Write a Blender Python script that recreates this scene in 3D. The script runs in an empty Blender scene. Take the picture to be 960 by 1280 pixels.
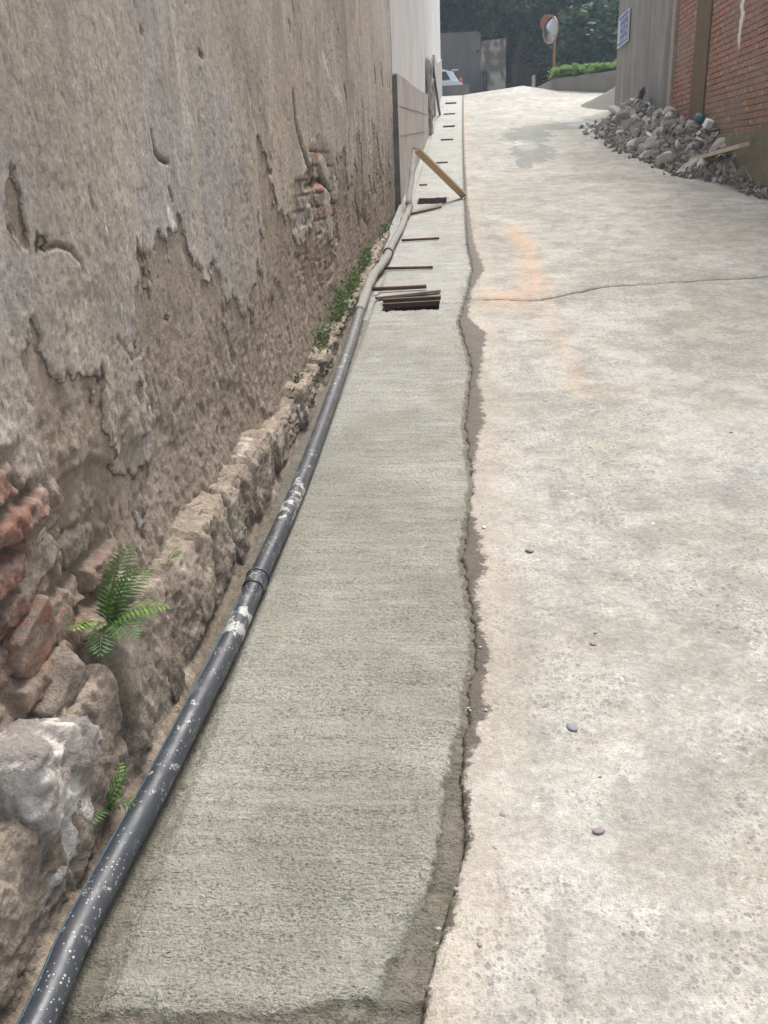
import bpy, bmesh, math, random
import numpy as np
from mathutils import Matrix, Vector, noise as mnoise
C = bpy.context.scene.collection
R = math.radians
random.seed(7); np.random.seed(7)

# ------------------------------------------------------------ camera
FPX = 1080.0; EYE = 1.5
def cam_axes(vx=580, vy=212, roll=2.5):
    r = R(roll); dx = (vx-480)/FPX; dy = -(vy-640)/FPX
    d = Vector((dx, dy, -1)).normalized()
    h = Vector((dx+math.cos(r), dy+math.sin(r), -1))
    u = h.cross(d); u = u if u.y > 0 else -u; u.normalize()
    x = d.cross(u)
    return Matrix((x, d, u))
AX = cam_axes()
cd = bpy.data.cameras.new('camera'); cam = bpy.data.objects.new('camera', cd); C.objects.link(cam)
cam.matrix_world = Matrix.Translation((0, 0, EYE)) @ AX.to_4x4()
cd.sensor_fit = 'VERTICAL'; cd.sensor_height = 36; cd.lens = FPX/1280*36; cd.clip_start = .05; cd.clip_end = 2000
bpy.context.scene.camera = cam
# ------------------------------------------------------------ light
w = bpy.data.worlds.new('World'); bpy.context.scene.world = w; w.use_nodes = True
nt = w.node_tree; sky = nt.nodes.new('ShaderNodeTexSky'); sky.sky_type = 'NISHITA'; sky.sun_disc = False
SUN_EL, SUN_AZ = 62, 20          # azimuth from +Y towards +X
sky.sun_elevation = R(SUN_EL); sky.sun_rotation = R(SUN_AZ); sky.dust_density = 5; sky.air_density = 1.2; sky.ozone_density = .6
bg = nt.nodes['Background']; bg.inputs[1].default_value = .135
hs = nt.nodes.new('ShaderNodeHueSaturation'); hs.inputs['Saturation'].default_value = .4
nt.links.new(sky.outputs[0], hs.inputs['Color']); nt.links.new(hs.outputs[0], bg.inputs[0])
sl = bpy.data.lights.new('sun', 'SUN'); sl.energy = 2.2; sl.angle = R(24); sl.color = (1, .965, .91)
so = bpy.data.objects.new('sun', sl); C.objects.link(so)
sd = Vector((math.sin(R(SUN_AZ))*math.cos(R(SUN_EL)), math.cos(R(SUN_AZ))*math.cos(R(SUN_EL)), math.sin(R(SUN_EL))))
so.rotation_euler = sd.to_track_quat('Z', 'Y').to_euler()
vs = bpy.context.scene.view_settings
bpy.context.scene.display_settings.display_device = 'sRGB'
vs.view_transform = 'Standard'; vs.look = 'None'; vs.exposure = 1.12; vs.gamma = 1; vs.use_curve_mapping = False
# ------------------------------------------------------------ terrain profile
def zg(Y):
    a = np.asarray(Y, float); c = np.clip(a, -6, 28)
    z = .08*c + .0016*c*c
    z = z + np.where(a > 28, (1-np.exp(-(np.maximum(a, 28)-28)/.8))*.1696*.8, 0)
    return z if z.ndim else float(z)
def ray(px, py):
    v = AX @ Vector(((px-480)/FPX, -(py-640)/FPX, -1)); return v
def on_x(px, py, X):
    v = ray(px, py); t = X/v.x; return v.y*t, EYE+v.z*t
def on_g(px, py):
    v = ray(px, py); v = v/v.y; Y = .3
    while EYE+v.z*Y > zg(Y) and Y < 60: Y += .01
    return v.x*Y, Y, zg(Y)
# ------------------------------------------------------------ noise (numpy perlin)
def _h(i, j, k, s):
    n = (i*374761393 + j*668265263 + k*2147483647 + s*974634777) & 0xffffffff
    n = ((n ^ (n >> 13))*1274126177) & 0xffffffff
    return (n ^ (n >> 16)) & 0xffffffff
def perlin(x, y, s=0):
    x = np.asarray(x, float); y = np.asarray(y, float); x, y = np.broadcast_arrays(x, y)
    i = np.floor(x).astype(np.int64); j = np.floor(y).astype(np.int64); fx = x-i; fy = y-j
    u = fx*fx*fx*(fx*(fx*6-15)+10); v = fy*fy*fy*(fy*(fy*6-15)+10)
    def g(a, b):
        t = _h(i+a, j+b, 0, s)/4294967296.*2*np.pi
        return np.cos(t)*(fx-a)+np.sin(t)*(fy-b)
    return ((g(0,0)*(1-u)+g(1,0)*u)*(1-v)+(g(0,1)*(1-u)+g(1,1)*u)*v)*1.5
def fbm(x, y, o=4, s=0, p=.5):
    r = 0; a = 1; t = 0
    for k in range(o):
        r = r+a*perlin(np.asarray(x)*2**k+k*7.3, np.asarray(y)*2**k+k*3.1, s+k); t += a; a *= p
    return r/t
def sst(a, b, x):
    t = np.clip((x-a)/(b-a), 0, 1); return t*t*(3-2*t)
def rnd(i, j, s=0):
    return _h(np.asarray(i, dtype=np.int64), np.asarray(j, dtype=np.int64), 1, s)/4294967296.
def mixc(a, b, f):
    return a*(1-f[..., None])+np.asarray(b, float)*f[..., None]
def polydist(Y, Z, pts):
    d = np.full(np.shape(Y), 1e9)
    for (a, b), (c, e) in zip(pts[:-1], pts[1:]):
        vx, vy = c-a, e-b; t = np.clip(((Y-a)*vx+(Z-b)*vy)/(vx*vx+vy*vy+1e-9), 0, 1)
        d = np.minimum(d, np.hypot(Y-a-t*vx, Z-b-t*vy))
    return d
# ------------------------------------------------------------ objects
def tag(o, label=None, cat=None, group=None, kind=None):
    if label: o['label'] = label
    if cat: o['category'] = cat
    if group: o['group'] = group
    if kind: o['kind'] = kind
    return o
def link(name, me, mat=None, parent=None, loc=None):
    o = bpy.data.objects.new(name, me); C.objects.link(o)
    if mat is not None and me is not None:
        me.materials.clear(); me.materials.append(mat)
    if loc is not None: o.location = loc
    if parent is not None: o.parent = parent
    return o
def empty(name, loc=(0,0,0), rz=0):
    o = bpy.data.objects.new(name, None); C.objects.link(o); o.location = loc; o.rotation_euler = (0, 0, rz); o.empty_display_size = .1
    return o
def grid_mesh(name, P, attrs=None, col=None, smooth=True, keep=None):
    nu, nv = P.shape[:2]; me = bpy.data.meshes.new(name)
    idx = np.arange(nu*nv).reshape(nu, nv)
    q = np.stack([idx[:-1,:-1], idx[1:,:-1], idx[1:,1:], idx[:-1,1:]], -1).reshape(-1, 4)
    if keep is not None: q = q[keep.reshape(-1)]
    me.vertices.add(nu*nv); me.vertices.foreach_set('co', P.astype(np.float32).ravel())
    me.loops.add(len(q)*4); me.loops.foreach_set('vertex_index', q.astype(np.int32).ravel())
    me.polygons.add(len(q)); me.polygons.foreach_set('loop_start', np.arange(0, len(q)*4, 4, dtype=np.int32))
    me.update(calc_edges=True)
    me.polygons.foreach_set('use_smooth', np.full(len(q), smooth))
    for k, a in (attrs or {}).items():
        t = me.attributes.new(k, 'FLOAT', 'POINT'); t.data.foreach_set('value', a.astype(np.float32).ravel())
    if col is not None:
        t = me.attributes.new('Col', 'FLOAT_COLOR', 'POINT')
        c4 = np.ones((nu*nv, 4), np.float32); c4[:, :3] = np.clip(col.reshape(-1, 3), 0, 1); t.data.foreach_set('color', c4.ravel())
    return me
class MB:
    def __init__(s): s.v = []; s.f = []
    def add(s, vs, fs):
        n = len(s.v); s.v += [tuple(v) for v in vs]; s.f += [tuple(i+n for i in f) for f in fs]; return s
    def box(s, c, d, rot=None):
        M = rot.to_3x3() if rot is not None else Matrix.Identity(3)
        vs = [Vector(c)+M @ Vector((x*d[0]/2, y*d[1]/2, z*d[2]/2)) for x in (-1,1) for y in (-1,1) for z in (-1,1)]
        return s.add(vs, [(0,1,3,2),(4,6,7,5),(0,4,5,1),(2,3,7,6),(0,2,6,4),(1,5,7,3)])
    def box2(s, a, b):
        return s.box([(a[i]+b[i])/2 for i in range(3)], [abs(b[i]-a[i]) for i in range(3)])
    def tube(s, pts, r, n=12, cap=True):
        pts = [Vector(p) for p in pts]; rs = r if isinstance(r, (list, tuple)) else [r]*len(pts); rings = []
        for i, p in enumerate(pts):
            t = (pts[min(i+1, len(pts)-1)]-pts[max(i-1, 0)]).normalized()
            a = t.cross(Vector((0,0,1)));
            if a.length < .05: a = t.cross(Vector((1,0,0)))
            a.normalize(); b = a.cross(t)
            rings.append([p+(a*math.cos(k*2*math.pi/n)+b*math.sin(k*2*math.pi/n))*rs[i] for k in range(n)])
        vs = [v for rg in rings for v in rg]; fs = []
        for i in range(len(pts)-1):
            for k in range(n): fs.append((i*n+k, i*n+(k+1)%n, (i+1)*n+(k+1)%n, (i+1)*n+k))
        if cap: fs.append(tuple(range(n))[::-1]); fs.append(tuple((len(pts)-1)*n+k for k in range(n)))
        return s.add(vs, fs)
    def build(s, name, mat, parent=None, smooth=False, bevel=0, loc=None):
        me = bpy.data.meshes.new(name); me.from_pydata(s.v, [], s.f); me.update()
        bm = bmesh.new(); bm.from_mesh(me)
        bmesh.ops.recalc_face_normals(bm, faces=bm.faces)
        if bevel: bmesh.ops.bevel(bm, geom=bm.edges[:], offset=bevel, segments=2, affect='EDGES', profile=.7)
        bm.to_mesh(me); bm.free()
        if smooth: me.polygons.foreach_set('use_smooth', [True]*len(me.polygons))
        return link(name, me, mat, parent, loc)
# ------------------------------------------------------------ material kit
class Mt:
    def __init__(s, name):
        s.m = bpy.data.materials.new(name); s.m.use_nodes = True; s.t = s.m.node_tree; s.b = s.t.nodes['Principled BSDF']
        s.co = s.t.nodes.new('ShaderNodeTexCoord').outputs['Object']; s.b.inputs['Roughness'].default_value = .9
        s.b.inputs['Specular IOR Level'].default_value = .3
    def L(s, a, b):
        if isinstance(a, bpy.types.NodeSocket): s.t.links.new(a, b)
        else: b.default_value = a if not (isinstance(a, tuple) and len(a) == 3 and b.type == 'RGBA') else (*a, 1)
    def map(s, sc=(1,1,1), rot=(0,0,0), co=None):
        n = s.t.nodes.new('ShaderNodeMapping'); s.L(co or s.co, n.inputs[0]); n.inputs['Scale'].default_value = sc; n.inputs['Rotation'].default_value = rot
        return n.outputs[0]
    def noise(s, scale, detail=4, rough=.55, sc=None, dist=0, co=None):
        n = s.t.nodes.new('ShaderNodeTexNoise'); s.L(s.map(sc, co=co) if sc else (co or s.co), n.inputs['Vector'])
        n.inputs['Scale'].default_value = scale; n.inputs['Detail'].default_value = detail; n.inputs['Roughness'].default_value = rough; n.inputs['Distortion'].default_value = dist
        return n.outputs['Fac']
    def vor(s, scale, sc=None, feat='F1', out='Distance', rnd=1):
        n = s.t.nodes.new('ShaderNodeTexVoronoi'); n.feature = feat; s.L(s.map(sc) if sc else s.co, n.inputs['Vector']); n.inputs['Scale'].default_value = scale
        n.inputs['Randomness'].default_value = rnd
        return n.outputs[out]
    def attr(s, name, out='Fac'):
        n = s.t.nodes.new('ShaderNodeAttribute'); n.attribute_name = name; return n.outputs[out]
    def objrand(s):
        return s.t.nodes.new('ShaderNodeObjectInfo').outputs['Random']
    def math(s, op, a, b=0, c=None, clamp=False):
        n = s.t.nodes.new('ShaderNodeMath'); n.operation = op; n.use_clamp = clamp; s.L(a, n.inputs[0]); s.L(b, n.inputs[1])
        if c is not None: s.L(c, n.inputs[2])
        return n.outputs[0]
    def step(s, x, a, b, lo=0., hi=1.):
        n = s.t.nodes.new('ShaderNodeMapRange'); n.interpolation_type = 'SMOOTHSTEP'; s.L(x, n.inputs[0]); n.inputs[1].default_value = a; n.inputs[2].default_value = b
        n.inputs[3].default_value = lo; n.inputs[4].default_value = hi; return n.outputs[0]
    def mix(s, f, a, b, mode='MIX'):
        n = s.t.nodes.new('ShaderNodeMix'); n.data_type = 'RGBA'; n.blend_type = mode; s.L(f, n.inputs['Factor']); s.L(a, n.inputs['A']); s.L(b, n.inputs['B'])
        return [o for o in n.outputs if o.type == 'RGBA'][0]
    def mul(s, a, f):     # colour times scalar field
        n = s.t.nodes.new('ShaderNodeVectorMath'); n.operation = 'SCALE'; s.L(a, n.inputs[0]) if isinstance(a, bpy.types.NodeSocket) else setattr(n.inputs[0], 'default_value', a)
        s.L(f, n.inputs['Scale']); return n.outputs[0]
    def sep(s, i):
        n = s.t.nodes.new('ShaderNodeSeparateXYZ'); s.L(s.co, n.inputs[0]); return n.outputs[i]
    def bump(s, h, st=.5, dist=.01, prev=None):
        n = s.t.nodes.new('ShaderNodeBump'); s.L(h, n.inputs['Height']); n.inputs['Strength'].default_value = st; n.inputs['Distance'].default_value = dist
        if prev is not None: s.L(prev, n.inputs['Normal'])
        return n.outputs[0]
    def out(s, col=None, rough=None, nrm=None, metal=None, spec=None):
        if col is not None: s.L(col, s.b.inputs['Base Color'])
        if rough is not None: s.L(rough, s.b.inputs['Roughness'])
        if nrm is not None: s.L(nrm, s.b.inputs['Normal'])
        if metal is not None: s.L(metal, s.b.inputs['Metallic'])
        if spec is not None: s.L(spec, s.b.inputs['Specular IOR Level'])
        return s.m
MATS = {}
def simple(name, col, rough=.85, var=.25, scale=12, bump=.3, bd=.004, metal=None, objvar=0, sc=None):
    m = Mt(name); n = m.noise(scale, 5, .6, sc=sc)
    f = m.math('MULTIPLY_ADD', n, var*2, 1-var)
    if objvar: f = m.math('MULTIPLY', f, m.math('MULTIPLY_ADD', m.objrand(), objvar*2, 1-objvar))
    return m.out(m.mul(col, f), rough, m.bump(m.noise(scale*4, 4, .6, sc=sc), bump, bd) if bump else None, metal)

# road: pale worn concrete with aggregate showing, wet margin, film of cement water with its sky reflection painted in, clay stain
def mat_road():
    m = Mt('road_concrete'); big = m.noise(.9, 5, .6, dist=.4); mid = m.noise(5, 5, .65); fine = m.noise(60, 4, .7); gr = m.noise(220, 3, .6)
    c = m.mix(m.step(big, .38, .62), (.345, .332, .295), (.435, .422, .388))
    c = m.mix(m.step(m.noise(2.3, 5, .7), .48, .66), c, (.365, .34, .29))
    c = m.mix(m.step(m.noise(1.6, 5, .75, sc=(2, .6, 1)), .52, .72), c, (.28, .27, .255))
    c = m.mul(c, m.step(mid, .32, .68, .80, 1.12))
    c = m.mul(c, m.step(m.noise(19, 5, .75), .32, .66, .88, 1.08))
    c = m.mul(c, m.step(fine, .34, .64, .86, 1.1))
    c = m.mul(c, m.step(gr, .35, .62, .91, 1.07))
    # white bloom
    c = m.mix(m.math('MULTIPLY', m.step(m.noise(28, 5, .75), .56, .68), m.step(m.noise(1.7, 3), .45, .6)), c, (.54, .535, .52))
    # aggregate pebbles
    expo = m.step(m.noise(1.3, 5, .7), .40, .55)
    for scl, rr, dens in ((27, .30, .68), (50, .36, .42), (105, .38, .26)):
        v = m.vor(scl, sc=(1, .9, 1)); vc = m.vor(scl, sc=(1, .9, 1), out='Color')
        n = m.t.nodes.new('ShaderNodeSeparateColor'); m.L(vc, n.inputs[0])
        vv = m.math('ADD', v, m.math('MULTIPLY', m.noise(90, 2), .12))
        on = m.math('MULTIPLY', m.step(vv, rr+.10, rr+.04), m.math('GREATER_THAN', n.outputs[0], dens+.12))
        on = m.math('MULTIPLY', on, expo)
        pc = m.mix(n.outputs[1], (.17, .20, .22), (.29, .25, .225)); pc = m.mul(pc, m.math('MULTIPLY_ADD', n.outputs[2], .7, .55))
        c = m.mix(m.math('MULTIPLY', on, .6), c, pc)
    dots = m.math('MULTIPLY', m.step(m.vor(75), .16, .10), m.step(m.noise(5, 3), .5, .62))
    c = m.mix(m.math('MULTIPLY', dots, .6), c, (.16, .14, .13))
    # clay stain
    o = m.math('MULTIPLY', m.attr('clay'), m.step(m.noise(9, 5, .7), .3, .62))
    c = m.mix(m.math('MULTIPLY', o, .55, clamp=True), c, (.55, .34, .21))
    wetd = m.math('ADD', m.attr('wet'), m.math('MULTIPLY', m.math('SUBTRACT', m.noise(24, 6, .8, dist=.6), .5), .13))
    wetf = m.step(wetd, .012, -.004)
    damp = m.step(m.math('ADD', m.attr('wet'), m.math('MULTIPLY', m.math('SUBTRACT', m.noise(3, 5, .7), .5), .5)), .22, .0)
    c = m.mix(m.math('MULTIPLY', damp, .35), c, (.40, .33, .25))
    c = m.mix(m.math('MULTIPLY', wetf, .95), c, m.mix(m.noise(30, 5, .7), (.045, .037, .028), (.12, .10, .078)))
    pd = m.math('ADD', m.attr('puddle'), m.math('MULTIPLY', m.math('SUBTRACT', m.noise(2.6, 6, .72, dist=.8), .5), 1.9))
    pf = m.step(pd, .55, .66); sky_sheen = m.step(m.math('ADD', m.attr('sky_sheen'), m.math('MULTIPLY', m.math('SUBTRACT', m.noise(3.2, 6, .75, dist=.8), .5), 1.7)), .5, .75)
    c = m.mix(m.math('MULTIPLY', pf, .7), c, (.2, .2, .175)); c = m.mix(m.math('MULTIPLY', sky_sheen, .55), c, (.55, .56, .56))  # pale patches: sky reflection on the wet film painted into the colour
    ck = m.step(m.attr('crack'), .014, .004); c = m.mix(m.math('MULTIPLY', ck, .92), c, (.06, .05, .045))
    h = m.math('ADD', m.math('MULTIPLY', fine, .6), m.math('MULTIPLY', gr, .35)); h = m.math('ADD', h, m.math('MULTIPLY', mid, .9))
    nb = m.bump(h, .9, .011); 
    ro = m.math('SUBTRACT', .92, m.math('MULTIPLY', m.math('MAXIMUM', m.math('MULTIPLY', pf, .82), m.math('MULTIPLY', wetf, .4)), 1))
    return m.out(c, ro, nb)
def mat_strip():
    m = Mt('fresh_concrete'); y = m.sep(1)
    br = m.noise(1, 5, .7, sc=(10, 95, 10)); br2 = m.noise(1, 4, .6, sc=(5, 34, 8)); gr = m.noise(170, 3, .65); gr2 = m.noise(75, 4, .65); big = m.noise(1.4, 4, .6)
    c = m.mix(m.step(big, .38, .62), (.255, .248, .205), (.32, .314, .27))
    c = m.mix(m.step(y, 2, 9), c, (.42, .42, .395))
    c = m.mul(c, m.step(br, .3, .7, .93, 1.04)); c = m.mul(c, m.step(br2, .3, .7, .94, 1.05)); c = m.mul(c, m.step(gr, .36, .60, .83, 1.07)); c = m.mul(c, m.step(gr2, .34, .64, .88, 1.07))
    pit = m.math('MULTIPLY', m.step(m.noise(1, 3, .6, sc=(110, 230, 100)), .43, .37), m.step(m.noise(1, 4, .7, sc=(3, 22, 5)), .40, .56))
    c = m.mix(m.math('MULTIPLY', pit, .5), c, (.08, .075, .06))
    c = m.mul(c, m.step(m.noise(3.5, 5, .7), .34, .66, .90, 1.07)); c = m.mix(m.math('MULTIPLY', m.step(m.noise(1, 5, .7, sc=(2.2, 1.1, 1)), .54, .64), .3), c, (.27, .235, .18))
    wetd = m.math('ADD', m.attr('edge'), m.math('MULTIPLY', m.math('SUBTRACT', m.noise(26, 5, .7), .5), .05))
    wf = m.step(wetd, .006, -.006); c = m.mix(m.math('MULTIPLY', wf, .9), c, m.mix(m.step(m.noise(18, 5, .7), .35, .65), (.07, .06, .046), (.15, .13, .10)))
    damp = m.step(m.math('ADD', m.attr('edge'), m.math('MULTIPLY', m.math('SUBTRACT', m.noise(7, 5, .7), .5), .18)), .04, -.02)
    c = m.mix(m.math('MULTIPLY', damp, .35), c, (.2, .19, .15))
    c = m.mix(m.attr('hole'), c, m.mix(m.noise(20, 4), (.03, .016, .015), (.075, .038, .034)))
    h = m.math('ADD', m.math('MULTIPLY', gr2, .8), m.math('MULTIPLY', gr, .45)); h = m.math('ADD', h, m.math('MULTIPLY', br, .35)); h = m.math('SUBTRACT', h, m.math('MULTIPLY', pit, .5))
    return m.out(c, m.math('SUBTRACT', .8, m.math('MULTIPLY', wf, .15)), m.bump(h, 1, .011))
def mat_vcol(name, fine=90, fstr=.6, fd=.006, rough=.93, sc=None, var=.14, specks=None):
    m = Mt(name); c = m.attr('Col', 'Color'); n1 = m.noise(fine, 5, .7, sc=sc); n2 = m.noise(fine*.25, 5, .65, sc=sc); n3 = m.noise(fine*3, 3, .6)
    c = m.mul(c, m.step(n1, .3, .7, 1-var, 1+var)); c = m.mul(c, m.step(n2, .3, .7, 1-var*.8, 1+var*.8)); c = m.mul(c, m.step(n3, .3, .7, .92, 1.07))
    if specks:
        sp = m.math('MULTIPLY', m.step(m.noise(1, 4, .7, sc=specks), .64, .68), m.step(m.noise(1.9, 3), .5, .62))
        c = m.mix(m.math('MULTIPLY', sp, .75), c, (.62, .6, .58))
        dk = m.math('MULTIPLY', m.step(m.noise(1, 5, .7, sc=(30, 42, 13)), .36, .31), m.attr('rough'))
        c = m.mix(m.math('MULTIPLY', dk, .6), c, (.09, .07, .055))
    if specks:
        ct = m.math('ADD', m.attr('coat'), m.math('MULTIPLY', m.math('SUBTRACT', m.noise(30, 6, .75), .5), .05))
        under = m.step(ct, .008, -.004)
        uc = m.mix(m.step(m.noise(11, 5, .7), .35, .65), (.17, .125, .09), (.32, .255, .195))
        c = m.mix(m.math('MULTIPLY', under, .62), c, uc)
        rim = m.math('MULTIPLY', m.step(m.math('ABSOLUTE', ct), .010, .003), m.step(m.noise(6, 3), .42, .56)); c = m.mix(m.math('MULTIPLY', rim, .55), c, (.085, .065, .05))
        stp = m.math('MULTIPLY', m.step(ct, -.003, .003), 1.6)
        sn = m.noise(1, 6, .72, sc=(3, 3.4, 1.3)); c = m.mix(m.math('MULTIPLY', m.step(sn, .52, .66), .45), c, (.19, .165, .15)); c = m.mix(m.math('MULTIPLY', m.step(sn, .42, .33), .35), c, (.50, .44, .37))
        hz = m.noise(1, 5, .62, sc=(4, 7, 1.5), dist=.5); hl = m.math('MULTIPLY', m.step(m.math('ABSOLUTE', m.math('SUBTRACT', hz, .5)), .006, .001), m.step(m.noise(1.7, 3), .52, .62))
        c = m.mix(m.math('MULTIPLY', hl, .6), c, (.09, .07, .055))
        tch = m.math('MULTIPLY', m.step(m.noise(1, 4, .7, sc=(40, 60, 24)), .395, .34), .65); c = m.mix(tch, c, (.12, .095, .075))
    h = m.math('ADD', m.math('MULTIPLY', n1, .7), m.math('ADD', n2, m.math('MULTIPLY', n3, .25)))
    if specks: h = m.math('ADD', stp, m.math('MULTIPLY', h, m.math('MULTIPLY_ADD', m.attr('rough'), .8, .25)))
    return m.out(c, rough, m.bump(h, fstr, fd))
def mat_pipe():
    m = Mt('black_plastic'); y = m.sep(1)
    c = m.mix(m.noise(8, 3), (.02, .024, .032), (.042, .048, .06))
    vc_ = m.t.nodes.new('ShaderNodeSeparateColor'); m.L(m.vor(125, out='Color'), vc_.inputs[0]); sp = m.math('LESS_THAN', m.vor(125), m.math('SUBTRACT', m.math('MULTIPLY', vc_.outputs[0], .44), .10)); dens = m.step(m.noise(6, 3), .4, .52)
    sp2 = m.step(m.noise(38, 5, .75), .60, .63)
    near = m.math('ADD', m.step(m.math('ABSOLUTE', m.math('SUBTRACT', y, 3.15)), .28, .05), m.step(m.math('ABSOLUTE', m.math('SUBTRACT', y, 2.28)), .16, .02))
    near = m.math('ADD', near, m.step(y, 3.6, 5.2, 0, .35))
    splash = m.step(m.math('ADD', m.noise(22, 5, .75), m.math('MULTIPLY', near, .11)), .61, .65)
    f = m.math('MAXIMUM', m.math('MULTIPLY', m.math('MULTIPLY', sp, dens), m.step(y, 4.2, 3)), splash)
    c = m.mix(m.math('MULTIPLY', f, .8), c, (.45, .44, .42))
    dust = m.step(m.noise(3, 5, .6), .4, .8, 0, .2); c = m.mix(dust, c, (.2, .19, .17))
    c = m.mix(m.math('MULTIPLY', m.step(m.noise(1, 5, .7, sc=(30, 9, 30)), .55, .7), .5), c, (.22, .21, .185))
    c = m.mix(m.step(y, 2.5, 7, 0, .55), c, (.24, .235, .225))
    return m.out(c, m.step(m.noise(14, 4), .3, .7, .38, .6), m.bump(m.noise(60, 3), .3, .003), spec=.5)
def mat_brick():
    m = Mt('brick_courses')
    cx = m.t.nodes.new('ShaderNodeCombineXYZ'); m.L(m.sep(1), cx.inputs[0]); m.L(m.sep(2), cx.inputs[1])
    wob = m.math('MULTIPLY', m.math('SUBTRACT', m.noise(4, 3), .5), .012); m.L(m.math('ADD', m.sep(2), wob), cx.inputs[1])
    b = m.t.nodes.new('ShaderNodeTexBrick'); m.L(cx.outputs[0], b.inputs['Vector']); b.inputs['Scale'].default_value = 1
    b.inputs['Brick Width'].default_value = .25; b.inputs['Row Height'].default_value = .078; b.inputs['Mortar Size'].default_value = .009; b.inputs['Mortar Smooth'].default_value = .3
    m.L((.46, .19, .11), b.inputs['Color1']); m.L((.30, .16, .115), b.inputs['Color2']); m.L((.06, .045, .04), b.inputs['Mortar']); b.inputs['Bias'].default_value = -.1
    c = b.outputs[0]; fac = b.outputs['Fac']
    g = m.step(m.noise(1.1, 5, .65), .40, .62); c = m.mix(m.math('MULTIPLY', g, .7), c, (.29, .215, .18))
    lo = m.step(m.sep(2), 2.7, 1.9); c = m.mix(m.math('MULTIPLY', lo, .35), c, (.17, .15, .12))
    lime = m.math('MULTIPLY', m.step(m.noise(1, 4, .7, sc=(3, 5, 12)), .57, .64), m.math('SUBTRACT', 1, fac)); c = m.mix(m.math('MULTIPLY', lime, .55), c, (.5, .45, .42))
    # white run of lime down the wall (centre Y 13.1)
    yy = m.math('ADD', m.math('SUBTRACT', m.sep(1), 13.15), m.math('MULTIPLY', m.math('SUBTRACT', m.noise(7, 4), .5), .3))
    run = m.math('MULTIPLY', m.step(m.math('ABSOLUTE', yy), .10, .04), m.step(m.sep(2), 2.75, 2.95))
    c = m.mix(run, c, (.78, .76, .73))
    c = m.mul(c, m.step(m.noise(30, 4, .7), .3, .7, .8, 1.2))
    h = m.math('ADD', m.math('MULTIPLY', m.math('SUBTRACT', 1, fac), 1.0), m.math('MULTIPLY', m.noise(40, 4, .7), .3))
    return m.out(c, .88, m.bump(h, .9, .012))
def mat_greywall():
    m = Mt('streaked_cement'); s1 = m.noise(1, 4, .6, sc=(3, 1.7, .10)); s2 = m.noise(1, 4, .6, sc=(9, 9, .7)); b = m.noise(1.5, 5, .7)
    c = m.mix(m.step(s1, .38, .62), (.22, .21, .20), (.31, .30, .285)); c = m.mul(c, m.step(s2, .3, .7, .93, 1.05)); c = m.mul(c, m.step(b, .3, .7, .88, 1.1))
    mo = m.math('MULTIPLY', m.step(m.sep(1), 18.6, 17.4), m.step(m.noise(1, 4, .7, sc=(4, 5, 1)), .4, .6)); c = m.mix(m.math('MULTIPLY', mo, .5), c, (.13, .125, .075))
    return m.out(c, .92, m.bump(m.noise(24, 5, .7), .5, .01))
def mat_render():
    m = Mt('pale_render'); s1 = m.noise(1, 4, .6, sc=(3, 2.2, .15)); b = m.noise(1.1, 5, .65)
    c = m.mix(m.step(b, .35, .65), (.58, .575, .57), (.66, .655, .65)); c = m.mul(c, m.step(s1, .3, .7, .9, 1.04))
    return m.out(c, .9, m.bump(m.noise(30, 5, .7), .4, .006))
def mat_plinth():
    m = Mt('plinth_render'); s1 = m.noise(1, 4, .6, sc=(3, 1.6, .25)); b = m.noise(1.5, 5, .7)
    c = m.mix(m.step(b, .35, .65), (.37, .325, .305), (.46, .42, .40)); c = m.mul(c, m.step(s1, .3, .7, .88, 1.07))
    st = m.step(m.noise(1, 4, .7, sc=(6, 2, .9)), .6, .75); c = m.mix(m.math('MULTIPLY', st, .4), c, (.2, .19, .18))
    return m.out(c, .9, m.bump(m.noise(40, 5, .7), .4, .006))
def mat_leaf(name, a, b, rough=.6):
    m = Mt(name); n = m.noise(3, 3); at = m.attr('tint')
    f = m.math('ADD', m.math('MULTIPLY', at, .8), m.math('MULTIPLY', n, .25)); c = m.mix(f, a, b)
    m.b.inputs['Specular IOR Level'].default_value = .25
    m.t.nodes.remove(m.t.nodes['Principled BSDF']) if False else None
    tr = m.t.nodes.new('ShaderNodeBsdfTranslucent'); mx = m.t.nodes.new('ShaderNodeMixShader'); o = m.t.nodes['Material Output']
    m.L(c, tr.inputs['Color']); m.L(c, m.b.inputs['Base Color']); m.b.inputs['Roughness'].default_value = rough
    mx.inputs[0].default_value = .25; m.t.links.new(m.b.outputs[0], mx.inputs[1]); m.t.links.new(tr.outputs[0], mx.inputs[2]); m.t.links.new(mx.outputs[0], o.inputs[0])
    return m.m
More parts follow.
